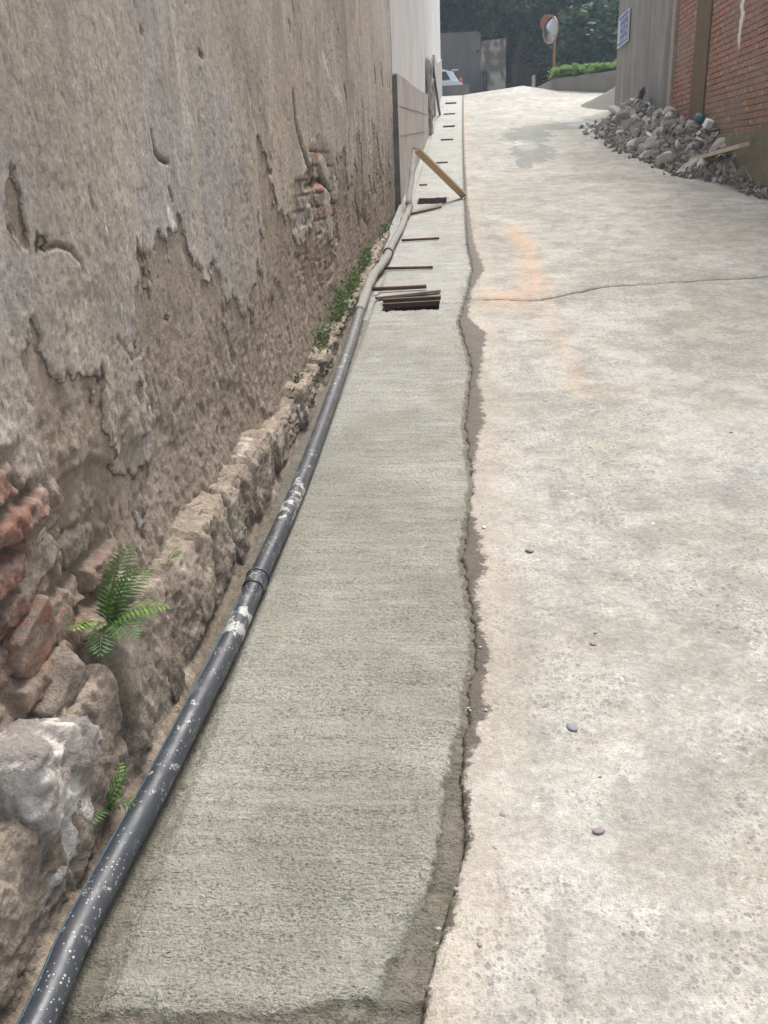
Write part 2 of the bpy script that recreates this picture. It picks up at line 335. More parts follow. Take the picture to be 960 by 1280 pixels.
M = dict(road=mat_road(), strip=mat_strip(), wall=mat_vcol('weathered_plaster', 80, .75, .009, specks=(26, 30, 9), var=.19),
  stone=mat_vcol('quarry_stone', 70, .8, .01, var=.17), pipe=mat_pipe(), brick=mat_brick(), grey=mat_greywall(), render=mat_render(), plinth=mat_plinth(),
  mortar_pipe=simple('mortar_coat', (.27, .26, .24), .9, .3, 14, .6, .006), mud=simple('mud', (.15, .12, .095), .75, .3, 20, .6, .01),
  soil=simple('soil', (.17, .14, .10), .95, .3, 4, .6, .02), dark=simple('dark_stain', (.2, .195, .195), .9, .35, 6, .4, .006),
  rust=simple('rusty_steel', (.13, .07, .05), .75, .35, 40, .4, .002), wood=simple('raw_timber', (.48, .36, .21), .75, .22, 6, .4, .003, sc=(12, 1, 12)),
  wood2=simple('pale_timber', (.62, .54, .42), .75, .15, 6, .4, .003), wood3=simple('old_board', (.24, .21, .17), .85, .3, 9, .5, .004),
  rubble=simple('broken_concrete', (.56, .53, .49), .95, .3, 7, .9, .02, objvar=.42), gravel=simple('cement_gravel', (.17, .16, .15), .95, .3, 18, .9, .03),
  debris=simple('fine_debris', (.29, .27, .25), .95, .5, 9, .9, .03),
  moss=simple('mossy_concrete', (.20, .175, .125), .95, .5, 3.5, .9, .03), brown=simple('stained_column', (.155, .11, .065), .9, .4, 2.2, .5, .01, sc=(2, 3, .7)),
  edge=simple('pale_mortar_edge', (.36, .31, .26), .95, .3, 9, .5, .01), planter=simple('planter_concrete', (.24, .225, .205), .95, .35, 3, .6, .02),
  pebble=simple('river_pebble', (.30, .295, .29), .6, .2, 30, .2, .002, objvar=.35), blue=simple('blue_enamel', (.13, .18, .40), .45, .12, 6, 0),
  white=simple('white_paint', (.72, .73, .75), .5, .08, 8, 0), purple=simple('purple_stone', (.23, .18, .2), .6, .2, 30, .2, .002), bluestone=simple('slate_stone', (.19, .2, .21), .55, .2, 30, .2, .002),
  leafA=mat_leaf('tree_leaf_dark', (.008, .026, .018), (.065, .115, .055)), leafB=mat_leaf('tree_leaf_mid', (.014, .038, .026), (.10, .16, .085)), leafC=mat_leaf('tree_leaf_grey', (.035, .06, .04), (.17, .23, .15)),
  fern=mat_leaf('fern_leaf', (.06, .13, .025), (.20, .34, .065)), fern2=mat_leaf('fern_leaf_deep', (.035, .08, .03), (.11, .19, .07)), weed=mat_leaf('weed_leaf', (.07, .11, .04), (.19, .25, .11)),
  dead=mat_leaf('withered_leaf', (.12, .05, .03), (.22, .10, .05)), veg=mat_leaf('vegetable_leaf', (.07, .14, .04), (.27, .40, .15)),
  bark=simple('bark', (.07, .058, .045), .95, .3, 6, .8, .02, sc=(1, 1, .25)), ivy=simple('hill_undergrowth', (.02, .035, .018), .95, .5, 1.2, .9, .2),
  orange=simple('orange_plastic', (.42, .17, .12), .6, .15, 6, 0), rpole=simple('faded_pole_paint', (.36, .18, .11), .7, .3, 8, .2, .003), paint=simple('car_paint_white', (.62, .66, .68), .25, .03, 2, 0),
  glass=simple('car_glass', (.02, .03, .04), .08, .02, 2, 0), red=simple('tail_lamp_red', (.55, .04, .03), .25, .05, 2, 0), amber=simple('tail_lamp_amber', (.8, .3, .12), .3, .05, 2, 0), tyre=simple('tyre_rubber', (.03, .03, .03), .8, .1, 20, 0), chrome=simple('wheel_metal', (.45, .45, .46), .35, .05, 5, 0, metal=.8),
  teal=simple('teal_plastic', (.04, .12, .13), .5, .2, 10, 0), foam=simple('white_foam', (.75, .76, .78), .7, .05, 10, .3), bwall=simple('back_wall_cement', (.18, .168, .155), .95, .6, .9, .4, .01, sc=(1.6, 1.6, .5)), bwall2=simple('rough_masonry', (.11, .10, .09), .95, .7, 1.7, .9, .05),
  iron2=simple('rust_brown_bar', (.10, .065, .05), .85, .4, 30, .5, .003),
  iron=simple('dark_iron', (.03, .03, .035), .6, .2, 20, 0))
mm = Mt('mirror_glass'); mm.out((.42, .45, .47), .12, None, 1.0); M['mirror'] = mm.m

# ================================================================= SETTING
# base terrain
ys = np.concatenate([np.linspace(-58, -6, 8), np.linspace(-5, 34, 60), np.linspace(36, 148, 24)]); xs = np.concatenate([np.linspace(-148, -4, 12), np.linspace(-3, 6, 10), np.linspace(8, 148, 14)])
YY, XX = np.meshgrid(ys, xs, indexing='ij')
ZZ = zg(YY)-.45
tag(link('ground', grid_mesh('ground', np.stack([XX, YY, ZZ], -1)), M['soil']), kind='structure')

# edges of the strip (concrete) and of the old road, as functions of Y
CE = np.array([(.6,-.42),(.98,-.40),(1.086,-.22),(1.15,-.17),(1.275,-.135),(1.425,-.075),(1.72,-.052),(1.93,-.012),(2.29,.022),(2.78,-.022),(3.375,.02),(4.1,-.01),(5.0,.03),(6.0,-.05),(7,.02),(7.7,.06),(8.8,.02),(11.45,.0),(16,-.02),(19,-.03),(24,-.03),(31,-.03)])
RE = np.array([(.6,-.12),(1.096,-.095),(1.216,-.08),(1.405,-.035),(1.524,-.012),(1.723,-.018),(1.962,.033),(2.25,.042),(2.519,.008),(2.718,.052),(3.226,-.004),(3.893,.04),(4.1,.075),(4.72,.06),(5.68,.12),(6.1,.0),(6.9,.04),(7.67,.15),(8.8,.08),(11.45,.03),(16,.0),(20,-.01),(31,-.01)])
def ce(Y): return -.012*sst(1.6, 2.1, Y)+ np.interp(Y, CE[:,0], CE[:,1])+.016*fbm(Y*9, 0*Y, 3, 31)+.006*fbm(Y*40, 0*Y, 2, 37)
def wete(Y): return np.interp(Y, RE[:,0], RE[:,1])+.012+.036*fbm(Y*8, 0*Y+3, 5, 41, .7)
def re(Y):
    a = ce(Y)+.003+np.maximum(0, .014*fbm(Y*11, 0*Y+5, 4, 43, .75)+.006); k = sst(2.0, 1.55, Y)
    return a*(1-k)+np.maximum(np.interp(Y, RE[:,0], RE[:,1])+.012*fbm(Y*14, 0*Y+3, 4, 41, .7), ce(Y)+.006)*k
def geo(a, b, r0, cap):
    o = [a]
    while o[-1] < b: o.append(o[-1]+min(max(r0*o[-1], .004), cap))
    return np.array(o)
# ---- road
yr = geo(.55, 32, .0035, .12); yr = np.concatenate([np.linspace(-6, .5, 20), yr, np.linspace(33, 60, 20)])
u = np.concatenate([np.linspace(0, .03, 5), .03+np.geomspace(.008, 1, 150)*4.2])
u = np.concatenate([u, np.linspace(4.6, 14, 12)])
Yg, Ug = np.meshgrid(yr, u, indexing='ij')
Xg = re(Yg)+Ug
crackp = [(-.02,6.63),(.25,6.62),(.42,6.56),(.56,6.53),(.8,6.72),(1.094,6.9),(1.6,6.98),(2.3,7.06),(3.0,7.1),(3.7,7.2)]
lcr = [(.50,3.4),(.46,2.8),(.365,2.4),(.40,2.0),(.395,1.75),(.36,1.58),(.345,1.35),(.33,1.0)]
cx = Xg+.03*fbm(Xg*3, Yg*3, 4, 5); cy = Yg+.05*fbm(Xg*4, Yg*4, 4, 9)
dc = polydist(cx, cy, crackp); dl = polydist(cx, cy, lcr)
Zr = zg(Yg)+.006*fbm(Xg*1.2, Yg*1.2, 3, 3)+.0022*fbm(Xg*14, Yg*14, 3, 8)+.0012*fbm(Xg*60, Yg*60, 2, 12)
Zr -= .02*np.exp(-(dc/.025)**2)+.002*np.exp(-(dl/.012)**2)
Zr += .012*sst(0, .3, (cx-np.interp(cy, [1,3.5], [.34,.5])))*sst(3.4, 2.6, Yg)*.6
Zr -= .085*sst(.010, 0, Ug+.004*fbm(Xg*60, Yg*60, 3, 14))                               # broken side of the slab
Zr -= .007*sst(.045, .0, Ug+.02*fbm(Xg*22, Yg*22, 3, 16))
Zr += .095*np.interp(Xg, [0,1.75,2.7], [0,1.75,0])*sst(23, 28.5, Yg)
puds = [((1.2,16.4),(.42,1.5)),((.95,15.0),(.13,.9)),((1.25,18.8),(.55,1.7)),((2.2,20.2),(1.1,.75)),((3.0,20.4),(.6,1.1))]
pv = np.zeros_like(Xg)
for (a,b),(ra,rb) in puds: pv = np.maximum(pv, np.clip(1.1-.6*(((Xg-a)/ra)**2+((Yg-b)/rb)**2), 0, 1))
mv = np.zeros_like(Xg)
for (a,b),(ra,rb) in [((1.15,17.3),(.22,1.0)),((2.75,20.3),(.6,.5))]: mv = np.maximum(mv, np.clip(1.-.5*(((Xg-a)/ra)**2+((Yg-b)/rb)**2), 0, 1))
cl = np.clip(1.2-polydist(Xg, Yg*.35, [(.52,9.6*.35),(.57,8.4*.35),(.55,7.0*.35),(.4,6.6*.35),(.2,6.65*.35)])/.14, 0, 1)
cl = np.maximum(cl, .5*np.clip(1-polydist(Xg, Yg*.35, [(.58,6.6*.35),(.6,4.6*.35)])/.12, 0, 1))
cl = np.maximum(cl, .9*np.clip(1-polydist(Xg, Yg, [(2.9,13.6),(3.7,11.8)])/.22, 0, 1))
Wd = Xg-wete(Yg)
tag(link('road', grid_mesh('road', np.stack([Xg, Yg, Zr], -1), dict(wet=Wd, puddle=pv, sky_sheen=mv, clay=cl, crack=np.minimum(dc*.45, dl*4+.0075))), M['road']), kind='structure')
# ---- fresh concrete strip, with its openings
holes = [(-.60,-.19,6.36,6.66,.16),(-.585,-.225,11.46,11.92,.2),(-.46,-.27,15.45,15.62,.10),(-.46,-.21,18.72,18.98,.10),(-.46,-.20,21.1,21.4,.10),(-.5,-.22,23.7,24.0,.1),(-.5,-.2,26.2,26.6,.1)]
yq = geo(.62, 31, .0022, .06); xq = np.linspace(-.82, .2, 190)
ex = []; ey = []
for a,b,c_,d_,z_ in holes: ex += [a-.002,a,b,b+.002]; ey += [c_-.003,c_,d_,d_+.003]
yq = np.unique(np.concatenate([np.linspace(-3,.6,12), yq, ey])); xq = np.unique(np.concatenate([xq, ex]))
Yg, Xg = np.meshgrid(yq, xq, indexing='ij')
ed = ce(Yg)-Xg
Zs = zg(Yg)-.006+.0018*fbm(Xg*5, Yg*40, 4, 51)+.004*fbm(Xg*1.5, Yg*2, 3, 55)+.0012*fbm(Xg*45, Yg*70, 3, 57)
kf = .35+.65*sst(2.2, 1.5, Yg); Zs -= (.022*sst(.012, -.014, ed)+.008*sst(.0, -.08, ed))*kf
Zs += .006*sst(-.0, .02, ed)*sst(.06, .02, ed)*(fbm(Xg*20, Yg*16, 3, 59)+.2)
Zs += .008*sst(.0, .04, ed)*sst(.1, .04, ed)*fbm(Xg*30, Yg*22, 3, 61)*sst(1.7, 1.3, Yg)
Zs += np.where(ed < 0, .010*fbm(Xg*18, Yg*18, 4, 63), 0)
front = np.interp(Xg, [-.7,-.5,-.35,-.2,.0], [1.10,1.10,1.115,1.15,1.16])+.02*fbm(Xg*7, 0*Xg, 5, 66, .7); Zs -= .014*sst(front+.01, front-.02, Yg)+.0*Xg
Zs += np.where(Yg < front, .012*fbm(Xg*16, Yg*16, 4, 67), 0)
Zs -= .02*sst(-.655, -.70, Xg)
hm = np.zeros_like(Xg)
for a,b,c_,d_,z_ in holes[:2]:
    dr = np.maximum(np.maximum(a-Xg, Xg-b), np.maximum(c_-Yg, Yg-d_)); Zs += np.where(dr > 0, .016*fbm(Xg*22, Yg*14, 3, 72)*sst(.08, .0, dr), 0)
for a,b,c_,d_,z_ in holes:
    ins = (Xg >= a-.0005)&(Xg <= b+.0005)&(Yg >= c_-.0005)&(Yg <= d_+.0005); Zs = np.where(ins, Zs-z_+.02*fbm(Xg*9, Yg*9, 3, 71), Zs); out_ = (Xg >= a-.0035)&(Xg <= b+.0035)&(Yg >= c_-.0045)&(Yg <= d_+.0045); hm = np.where(out_, 1, hm)
ed = np.where(Yg < front, np.minimum(ed, (Yg-front)), ed)
ed = np.minimum(ed, np.where(Yg < 6.2, (Xg+.675)*.6+.012, .5))
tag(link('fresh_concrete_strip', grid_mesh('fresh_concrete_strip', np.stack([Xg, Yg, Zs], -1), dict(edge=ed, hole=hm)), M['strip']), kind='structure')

# ================================================================= LEFT WALL (weathered plaster)
def wallX(Y): return -.945+.0085*Y
WY0, WY1 = .55, 11.62
yw = geo(WY0, WY1, .0032, .045); yw[-1] = WY1; yw = np.concatenate([np.linspace(-3, .5, 12), yw])
zr = np.concatenate([np.arange(-.1, 1.9, .0062), np.arange(1.9, 3.4, .012), np.linspace(3.45, 5.2, 12)])
Yg, Zp = np.meshgrid(yw, zr, indexing='ij'); Zw = zg(Yg)+Zp
# 'rough' 1 low down, 0 higher, uneven boundary
lowz = Zp+.38*fbm(Yg*.8, Zp*.8, 3, 101)
rough = sst(1.15, .5, lowz)*.9+.06+.38*sst(.08, .3, fbm(Yg*1.3, Zp*.7, 4, 103)); rough = np.clip(rough, 0, 1)
d = -.04*sst(11.25, 11.45, Yg)+.020*fbm(Yg*.9, Zp*.9, 3, 105)+(.003+.008*sst(1.2, .5, Zp))*fbm(Yg*3.1, Zp*2.2, 3, 107)
st = fbm(Yg*15, Zw*4.2, 4, 109, .6); d += .008*st*rough
gr = fbm(Yg*34, Zw*26, 4, 111, .65); d += .009*gr*rough+.0015*gr
lay = fbm(Yg*1.6, Zp*1.3, 5, 113, .6)
coat = .42*fbm(Yg*1.25, Zw*.9, 6, 113, .62)+np.clip((Zp-.90)*.36, -.3, .34)+.01
coat = np.minimum(coat, .17+.5*fbm(Yg*3.1, Zw*1.6, 5, 119, .65)+.12*sst(.4, 1.4, Zp))
rough = np.clip(rough*.45+.75*sst(.02, -.02, coat), .04, 1)
d += .009*sst(-.002, .008, coat+.02*fbm(Yg*19, Zw*15, 3, 120))+.002*sst(.10, .105, coat)+.008*sst(-.13, -.12, coat)
pp3 = fbm(Yg*38, Zw*24, 2, 114); d -= .0045*sst(.34, .5, pp3)*sst(2.2, .3, Zp+.5*fbm(Yg*2, Zp*2, 3, 112))
pit = fbm(Yg*11, Zw*5.5, 3, 115); pm = sst(.38, .46, pit)*sst(-.1, .25, fbm(Yg*1.1+3, Zp*1.4, 3, 116)); d -= .016*pm*(.25+rough)
pit2 = fbm(Yg*26, Zw*15, 2, 117); d -= .008*sst(.5, .6, pit2)*(.4+rough)
d += .05*sst(.55, .0, Zp)*sst(7, 3, Yg)                     # footing bulge
g1, g2 = fbm(Yg*.55, Zp*.55, 4, 121), fbm(Yg*2.2, Zp*1.1, 5, 123)
col = np.broadcast_to(np.array([.42,.365,.30]), Yg.shape+(3,)).copy()
col = mixc(col, (.36,.335,.32), sst(-.12, .22, g1)); col = mixc(col, (.27,.235,.20), sst(.05, .35, g2)*.6)
col = mixc(col, (.46,.41,.345), sst(.08, .3, fbm(Yg*3.1, Zp*.8, 4, 125))*.6)
col = mixc(col, (.33,.265,.20), rough*.3)
col = mixc(col, (.42,.37,.31), sst(.1, .35, fbm(Yg*5, Zw*1.4, 4, 127))*.6*rough)
col = mixc(col, (.15,.12,.10), sst(.15, .5, -gr)*rough*.6)
col = mixc(col, (.11,.09,.075), pm*.6)
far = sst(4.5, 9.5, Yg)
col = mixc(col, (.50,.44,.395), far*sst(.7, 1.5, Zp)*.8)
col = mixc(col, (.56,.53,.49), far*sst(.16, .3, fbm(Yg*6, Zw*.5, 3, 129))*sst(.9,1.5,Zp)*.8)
col = mixc(col, (.62,.60,.56), sst(.33, .42, fbm(Yg*7.5, Zw*1.5, 4, 131))*.38*sst(.5,.9,Zp))
# white drips and dark crack lines
def P2(pts, X=None):
    o = []
    for a, b in pts:
        y, z = on_x(a, b, -.9)
        for _ in range(3): y, z = on_x(a, b, wallX(y))
        o.append((y, z))
    return o
wY = Yg+.02*fbm(Yg*6, Zw*6, 4, 133); wZ = Zw+.02*fbm(Yg*6+9, Zw*6, 4, 134)
def line(pts, wid, dep, c=None, cf=.8, y0=.8, taper=True):
    global d, col
    pp = P2(pts); Ym = np.mean([p[0] for p in pp]); L = polydist(wY, wZ, pp); k = np.exp(-(L/wid)**2)
    d -= dep*k
    if c is not None: col = mixc(col, c, np.clip(k*1.3, 0, 1)*cf)
DK = (.055,.045,.04)
line([(92,100),(96,140),(100,182)], .006, .004, (.66,.63,.6), .7); line([(170,100),(174,165)], .006, .0, (.62,.58,.53), .5)
line([(302,110),(309,150),(320,190)], .011, 0, (.66,.64,.62), .75); line([(204,265),(211,285)], .016, 0, (.7,.69,.7), .9)
line([(224,310),(230,335)], .012, 0, (.68,.67,.66), .7)
line([(400,70),(412,110),(424,125)], .03, 0, (.6,.58,.54), .7); line([(440,130),(444,170)], .025, 0, (.66,.64,.6), .7); line([(452,120),(458,180),(466,200)], .022, 0, (.6,.58,.54), .6)
line([(182,168),(186,190),(193,200),(204,206)], .007, .022, DK); line([(206,238),(210,252)], .006, .015, DK)
line([(40,312),(55,308),(68,312),(80,325),(83,338)], .005, .015, DK); line([(168,36),(170,42)], .008, .02, DK)
line([(92,230),(98,262)], .004, .01, DK, .6); line([(243,65),(247,72)], .008, .02, DK)
line([(362,120),(368,160),(378,195),(388,217)], .020, .03, DK); line([(397,212),(401,228),(409,240),(415,262),(421,285),(424,300)], .022, .035, DK)
line([(380,235),(392,229),(402,226)], .018, .03, DK, .8); line([(443,248),(446,262),(449,280)], .028, .03, DK); line([(453,265),(460,283)], .025, .03, DK)
line([(428,108),(431,125),(432,140)], .018, .02, DK, .6); line([(465,228),(468,240)], .025, .03, DK); line([(360,0),(363,22)], .012, .012, DK, .6)
for k, (a, b) in enumerate([(466,85),(474,88),(481,92),(485,100),(470,170),(483,190),(487,150)]): line([(a,b),(a+2,b+18)], .022, .02, DK, .6)
line([(238,345),(242,380),(262,430)], .005, .006, DK, .35); line([(186,500),(187,516)], .006, .02, DK); line([(128,420),(150,450),(170,440)], .004, .006, DK, .3)
# exposed far brick patch
by, bz = P2([(375,240)])[0]; cy_, cz_ = P2([(418,310)])[0]
mb = sst(.62, .45, np.hypot((wY-(by+cy_)/2)/1.6, (wZ-(bz+cz_)/2)/.85)/1.0+0*.1)*sst(-.1, .0, fbm(Yg*3, Zw*4, 3, 141))
def bricks(h, L, s):
    row = np.floor(Zw/h); yo = Yg/L+row*.5; bi = np.floor(yo); fz = Zw/h-row; fy = yo-bi
    e = np.minimum(np.minimum(fz, 1-fz)*h, np.minimum(fy, 1-fy)*L); return row, bi, e
row, bi, e = bricks(.078, .24, 0); br = rnd(bi, row, 3)
jo = sst(.004, .012, e)
d = np.where(mb > .01, d-mb*(.018-.012*jo*br), d)
bc = np.stack([.36+.14*br, .23+.10*rnd(bi,row,5), .175+.08*rnd(bi,row,5)], -1); dirty = (rnd(bi, row, 8) > .42)[..., None]
bc = np.where(dirty, np.array([.33,.285,.25]), bc)*jo[..., None]+np.array([.10,.085,.075])*(1-jo[..., None])
col = col*(1-mb[..., None]*.9)+bc*mb[..., None]*.9
# exposed near bricks
mb = sst(.0, .12, .34+.25*fbm(Yg*2.5, Zp*2.5, 3, 151)-np.hypot((Yg-1.42)/1.6, (Zp-.46)/1.0)*.75)
row, bi, e = bricks(.092, .26, 1); br = rnd(bi, row, 13); br2 = rnd(bi, row, 17)
e2 = e+.012*fbm(Yg*22, Zw*22, 3, 153); jo = sst(.006, .024, e2)
dirty = sst(.42, .6, br2)
d += mb*(-.018+(.012+.034*br*(1-dirty*.5))*jo+.006*gr)
bc = np.stack([.21+.07*br, .125+.05*br2, .095+.05*br2], -1); grime = np.array([.29,.24,.2])
bc = bc*(1-dirty[..., None])+grime*dirty[..., None]; gm = sst(-.05, .25, fbm(Yg*16, Zw*16, 4, 155))[..., None]; bc = bc*(1-.65*gm)+grime*.65*gm
bc = bc*jo[..., None]+np.array([.17,.135,.11])*(1-jo[..., None])
col = col*(1-mb[..., None])+bc*mb[..., None]
# overhanging plaster lip above the brick, ragged
lip = fbm(Yg*2.1, Zp*2.4, 4, 157); L0 = .78+.22*lip-.16*np.abs(Yg-1.6); k = sst(L0-.012, L0+.006, Zp)*sst(2.6, 2.2, Yg); d += .022*k
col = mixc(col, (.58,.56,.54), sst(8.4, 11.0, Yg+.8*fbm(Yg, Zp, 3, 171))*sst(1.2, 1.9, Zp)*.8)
stn = sst(.0, .35, fbm(Yg*1.2+4, Zp*.9, 5, 173, .6)); col = mixc(col, (.27,.24,.22), stn*.5*sst(9, 7, Yg))
stn = sst(.12, .3, fbm(Yg*4.2+4, Zp*1.3, 5, 175, .65)); col = mixc(col, (.17,.14,.12), stn*.5*rough)
col = col*np.array([.84,.82,.80])
Xw = wallX(Yg)+d
wall = empty('plastered_wall', (0,0,0)); tag(wall, 'tall weathered brown plaster wall crumbling to bare brick along the left', 'wall')
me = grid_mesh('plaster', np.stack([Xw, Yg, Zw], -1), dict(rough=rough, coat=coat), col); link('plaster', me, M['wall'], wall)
MB().add([(-1.02,-3,zg(-3)-.3),(-1.02,11.6,zg(11.6)-.3),(-1.02,11.6,zg(11.6)+5.18),(-1.02,-3,zg(-3)+5.18),(-1.3,-3,zg(-3)-.3),(-1.3,11.6,zg(11.6)-.3),(-1.3,11.6,zg(11.6)+5.18),(-1.3,-3,zg(-3)+5.18)],
   [(0,1,2,3),(4,7,6,5),(0,4,5,1),(1,5,6,2),(2,6,7,3),(3,7,4,0)]).build('wall_core', M['bwall2'], wall)

# rough lumps (bricks and stones) -------------------------------------------------
def lump(name, c, dims, rot, mat, parent, colf, sub=4, box=.5, amp=.12, fr=3, seed=0, flat=False, cuts=7):
    bm = bmesh.new(); bmesh.ops.create_cube(bm, size=2); bmesh.ops.subdivide_edges(bm, edges=bm.edges[:], cuts=2**sub-1, use_grid_fill=True)
    vs = np.array([v.co[:] for v in bm.verts]); n = vs/np.linalg.norm(vs, axis=1)[:, None]
    p = vs*box+n*(1-box)*1.15
    dims = np.array(dims)/2; q = p*dims
    off = Vector((seed*3.7, seed*1.3, 0)); mean = float(np.mean(dims))
    cols = []
    Rm = rot.to_3x3() if rot is not None else Matrix.Identity(3)
    out = []
    rc = np.random.default_rng(seed+100)
    for _ in range(cuts):
        nn = rc.normal(size=3); nn /= np.linalg.norm(nn); sup = np.abs(nn*dims).sum()*rc.uniform(.62, .85); ex_ = (q @ nn)-sup; q = q-np.maximum(ex_, 0)[:, None]*nn*.96
    for i in range(len(q)):
        a = Vector(q[i]); t = a/mean
        k = mnoise.fractal(t*fr*.4+off, 1.0, 2, 4)*amp*.8+mnoise.noise(t*fr*2+off)*amp*.35+mnoise.noise(t*fr*6+off)*amp*.25
        a = a+Vector(n[i])*k*mean; out.append(Rm @ a+Vector(c)); cols.append(colf(t*1.0+off))
    for v, o in zip(bm.verts, out): v.co = o
    me = bpy.data.meshes.new(name); bm.to_mesh(me); bm.free()
    t = me.attributes.new('Col', 'FLOAT_COLOR', 'POINT'); t.data.foreach_set('color', [x for c_ in cols for x in (*c_, 1)])
    me.polygons.foreach_set('use_smooth', [not flat]*len(me.polygons))
    return link(name, me, mat, parent)
def cmix(a, b, f): f = max(0, min(1, f)); return tuple(a[i]*(1-f)+b[i]*f for i in range(3))
def c_brick(t): return cmix((.20,.12,.095), (.19,.155,.13), mnoise.fractal(t*1.5, 1, 2, 4)*2+.6)
def c_brick2(t): return cmix((.235,.13,.095), (.20,.165,.135), mnoise.fractal(t*1.8, 1, 2, 4)*2+.6)
def c_grime(t): return cmix((.22,.18,.145), (.14,.115,.095), mnoise.fractal(t*1.5, 1, 2, 4)*1.6+.45)
def c_white(t): return cmix((.22,.195,.18), (.50,.465,.43), mnoise.fractal(t*2.3, 1, 2, 6)*5.5-.05)
def c_tan(t): return cmix((.31,.255,.20), (.19,.16,.13), mnoise.fractal(t*1.2, 1, 2, 4)*1.8+.4)
def E3(x, y, z): return Matrix.Rotation(R(z), 4, 'Z') @ Matrix.Rotation(R(y), 4, 'Y') @ Matrix.Rotation(R(x), 4, 'X')
def at_wall(px, py, X):
    y, z = on_x(px, py, X); return (X, y, z)
# broken bricks sticking out of the plaster (parts of the wall)
BR = [((30,640),(.10,.22,.095),(8,0,0),c_brick,None),((22,700),(.10,.20,.09),(14,0,0),c_tan,None),((15,800),(.12,.17,.13),(20,8,0),c_brick2,'reddish broken brick end'),
      ((60,790),(.10,.10,.15),(22,0,0),c_brick2,None),((105,560),(.07,.09,.07),(0,0,0),c_brick,None),((140,820),(.10,.12,.10),(5,0,12),c_brick2,'hollow orange-edged brick'),
      ((130,660),(.08,.16,.09),(4,0,0),c_grime,None),((75,680),(.08,.13,.08),(4,0,0),c_grime,None),((15,560),(.07,.2,.10),(0,0,0),c_grime,None)]
for k, (p, dm, ro, cf, lb) in enumerate(BR):
    o = lump('brick', at_wall(p[0], p[1], -.97), dm, E3(*ro), M['stone'], wall, cf, 4, .9, .11, 4, k+1, cuts=5)
    if lb: o['label'] = lb

# ---- stone footing under the wall
hy = [.5,1.5,1.9,2.3,2.8,3.6,4.8,6.2,8,9.5]; hh = [.33,.33,.33,.29,.27,.2,.11,.085,.04,.01]
yf = geo(.6, 9.6, .0032, .03); t = np.linspace(0, 1, 120)
Yg, Tg = np.meshgrid(yf, t, indexing='ij'); hl = np.interp(Yg, hy, hh)
blk = np.floor(Yg/.34+.25*fbm(Yg*0, Tg*0+1, 1, 1)); bo = rnd(blk, blk*0+3, 201)-.5
hl = hl*(1+.28*bo)+.02*fbm(Yg*6, Yg*0, 3, 203)
X0 = np.interp(Yg, [1,2,4,8], [-.765,-.765,-.77,-.775]); X1 = np.interp(Yg, [1,2,4,7,9], [-.82,-.815,-.80,-.79,-.79])+.03*bo
Xf = np.interp(Tg, [0,.12,.15], [0,1,1]); Xf = X0+(X1-X0)*Xf
Xf = np.where(Tg > .6, X1+(-.99-X1)*(Tg-.6)/.4, Xf)-.02*sst(.5,.65,Tg)
Zf = np.interp(Tg, [0,.12,.6,1], [-.06,.0,1,1.0]); Zp = np.where(Tg <= .12, Zf, hl*np.clip((Tg-.12)/.48, 0, 1)+.035*np.clip((Tg-.6)/.4, 0, 1))
face = sst(.08, .16, Tg)
nx = fbm(Yg*6, Tg*4, 4, 205, .6)*.014+np.floor(4*fbm(Yg*5, Tg*2.2, 2, 206))*.005+fbm(Yg*24+Tg*14, Tg*5, 4, 207, .6)*.007+.003*fbm(Yg*70, Tg*40, 2, 208)
fr = np.abs((Yg/.34)-np.round(Yg/.34)); nx -= .035*np.exp(-(fr/.05)**2)*sst(.12,.3,Tg)*(rnd(np.round(Yg/.34), blk*0, 210) > .35)
nx -= .014*sst(.3,.4,fbm(Yg*9, Tg*5, 3, 213))*face
Xf = Xf+nx*face*1.0; Zp = Zp+(nx*.9+.01*fbm(Yg*10, Tg*8, 3, 211))*sst(.45,.65,Tg)+.015*fbm(Yg*14, Tg*6, 3, 215)*sst(.3,.0,Tg)
Zf = zg(Yg)+Zp
col = np.broadcast_to(np.array([.285,.25,.22]), Yg.shape+(3,)).copy()
col = mixc(col, (.22,.19,.165), sst(-.1, .3, fbm(Yg*4, Tg*3, 4, 221))); col = mixc(col, (.42,.38,.33), sst(.05, .3, fbm(Yg*7, Tg*3, 4, 223))*.7)
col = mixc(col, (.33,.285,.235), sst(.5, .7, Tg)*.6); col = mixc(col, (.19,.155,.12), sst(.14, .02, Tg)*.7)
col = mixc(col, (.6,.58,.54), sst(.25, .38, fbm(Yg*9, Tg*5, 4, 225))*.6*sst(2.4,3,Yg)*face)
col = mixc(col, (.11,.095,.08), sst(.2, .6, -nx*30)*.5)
col = col*np.array([.86,.80,.735])
foot = empty('stone_footing', (0,0,0)); tag(foot, 'low ragged stone ledge at the foot of the plaster wall beside the pipe', 'footing')
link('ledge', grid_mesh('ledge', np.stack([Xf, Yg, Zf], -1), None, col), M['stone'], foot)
lump('stone', (-.985, 1.40, zg(1.4)+.17), (.30,.52,.46), E3(-12,10,4), M['stone'], foot, c_white, 5, .5, .16, 4, 21, cuts=9)['label'] = 'big whitewashed boulder nearest the camera'
def atw(px, py, X, dm, ro, cf, sd, sub=4, bx=.6): return lump('stone', at_wall(px, py, X), dm, E3(*ro), M['stone'], foot, cf, sub, .75, .14, 3, sd)
atw(150, 900, -.87, (.10,.08,.30), (8,-4,0), c_grime, 31); atw(105, 900, -.88, (.08,.07,.16), (12,0,0), c_tan, 32)
atw(200, 850, -.86, (.12,.13,.26), (6,-6,0), c_grime, 33); atw(240, 740, -.855, (.11,.16,.16), (5,-6,0), c_tan, 34)
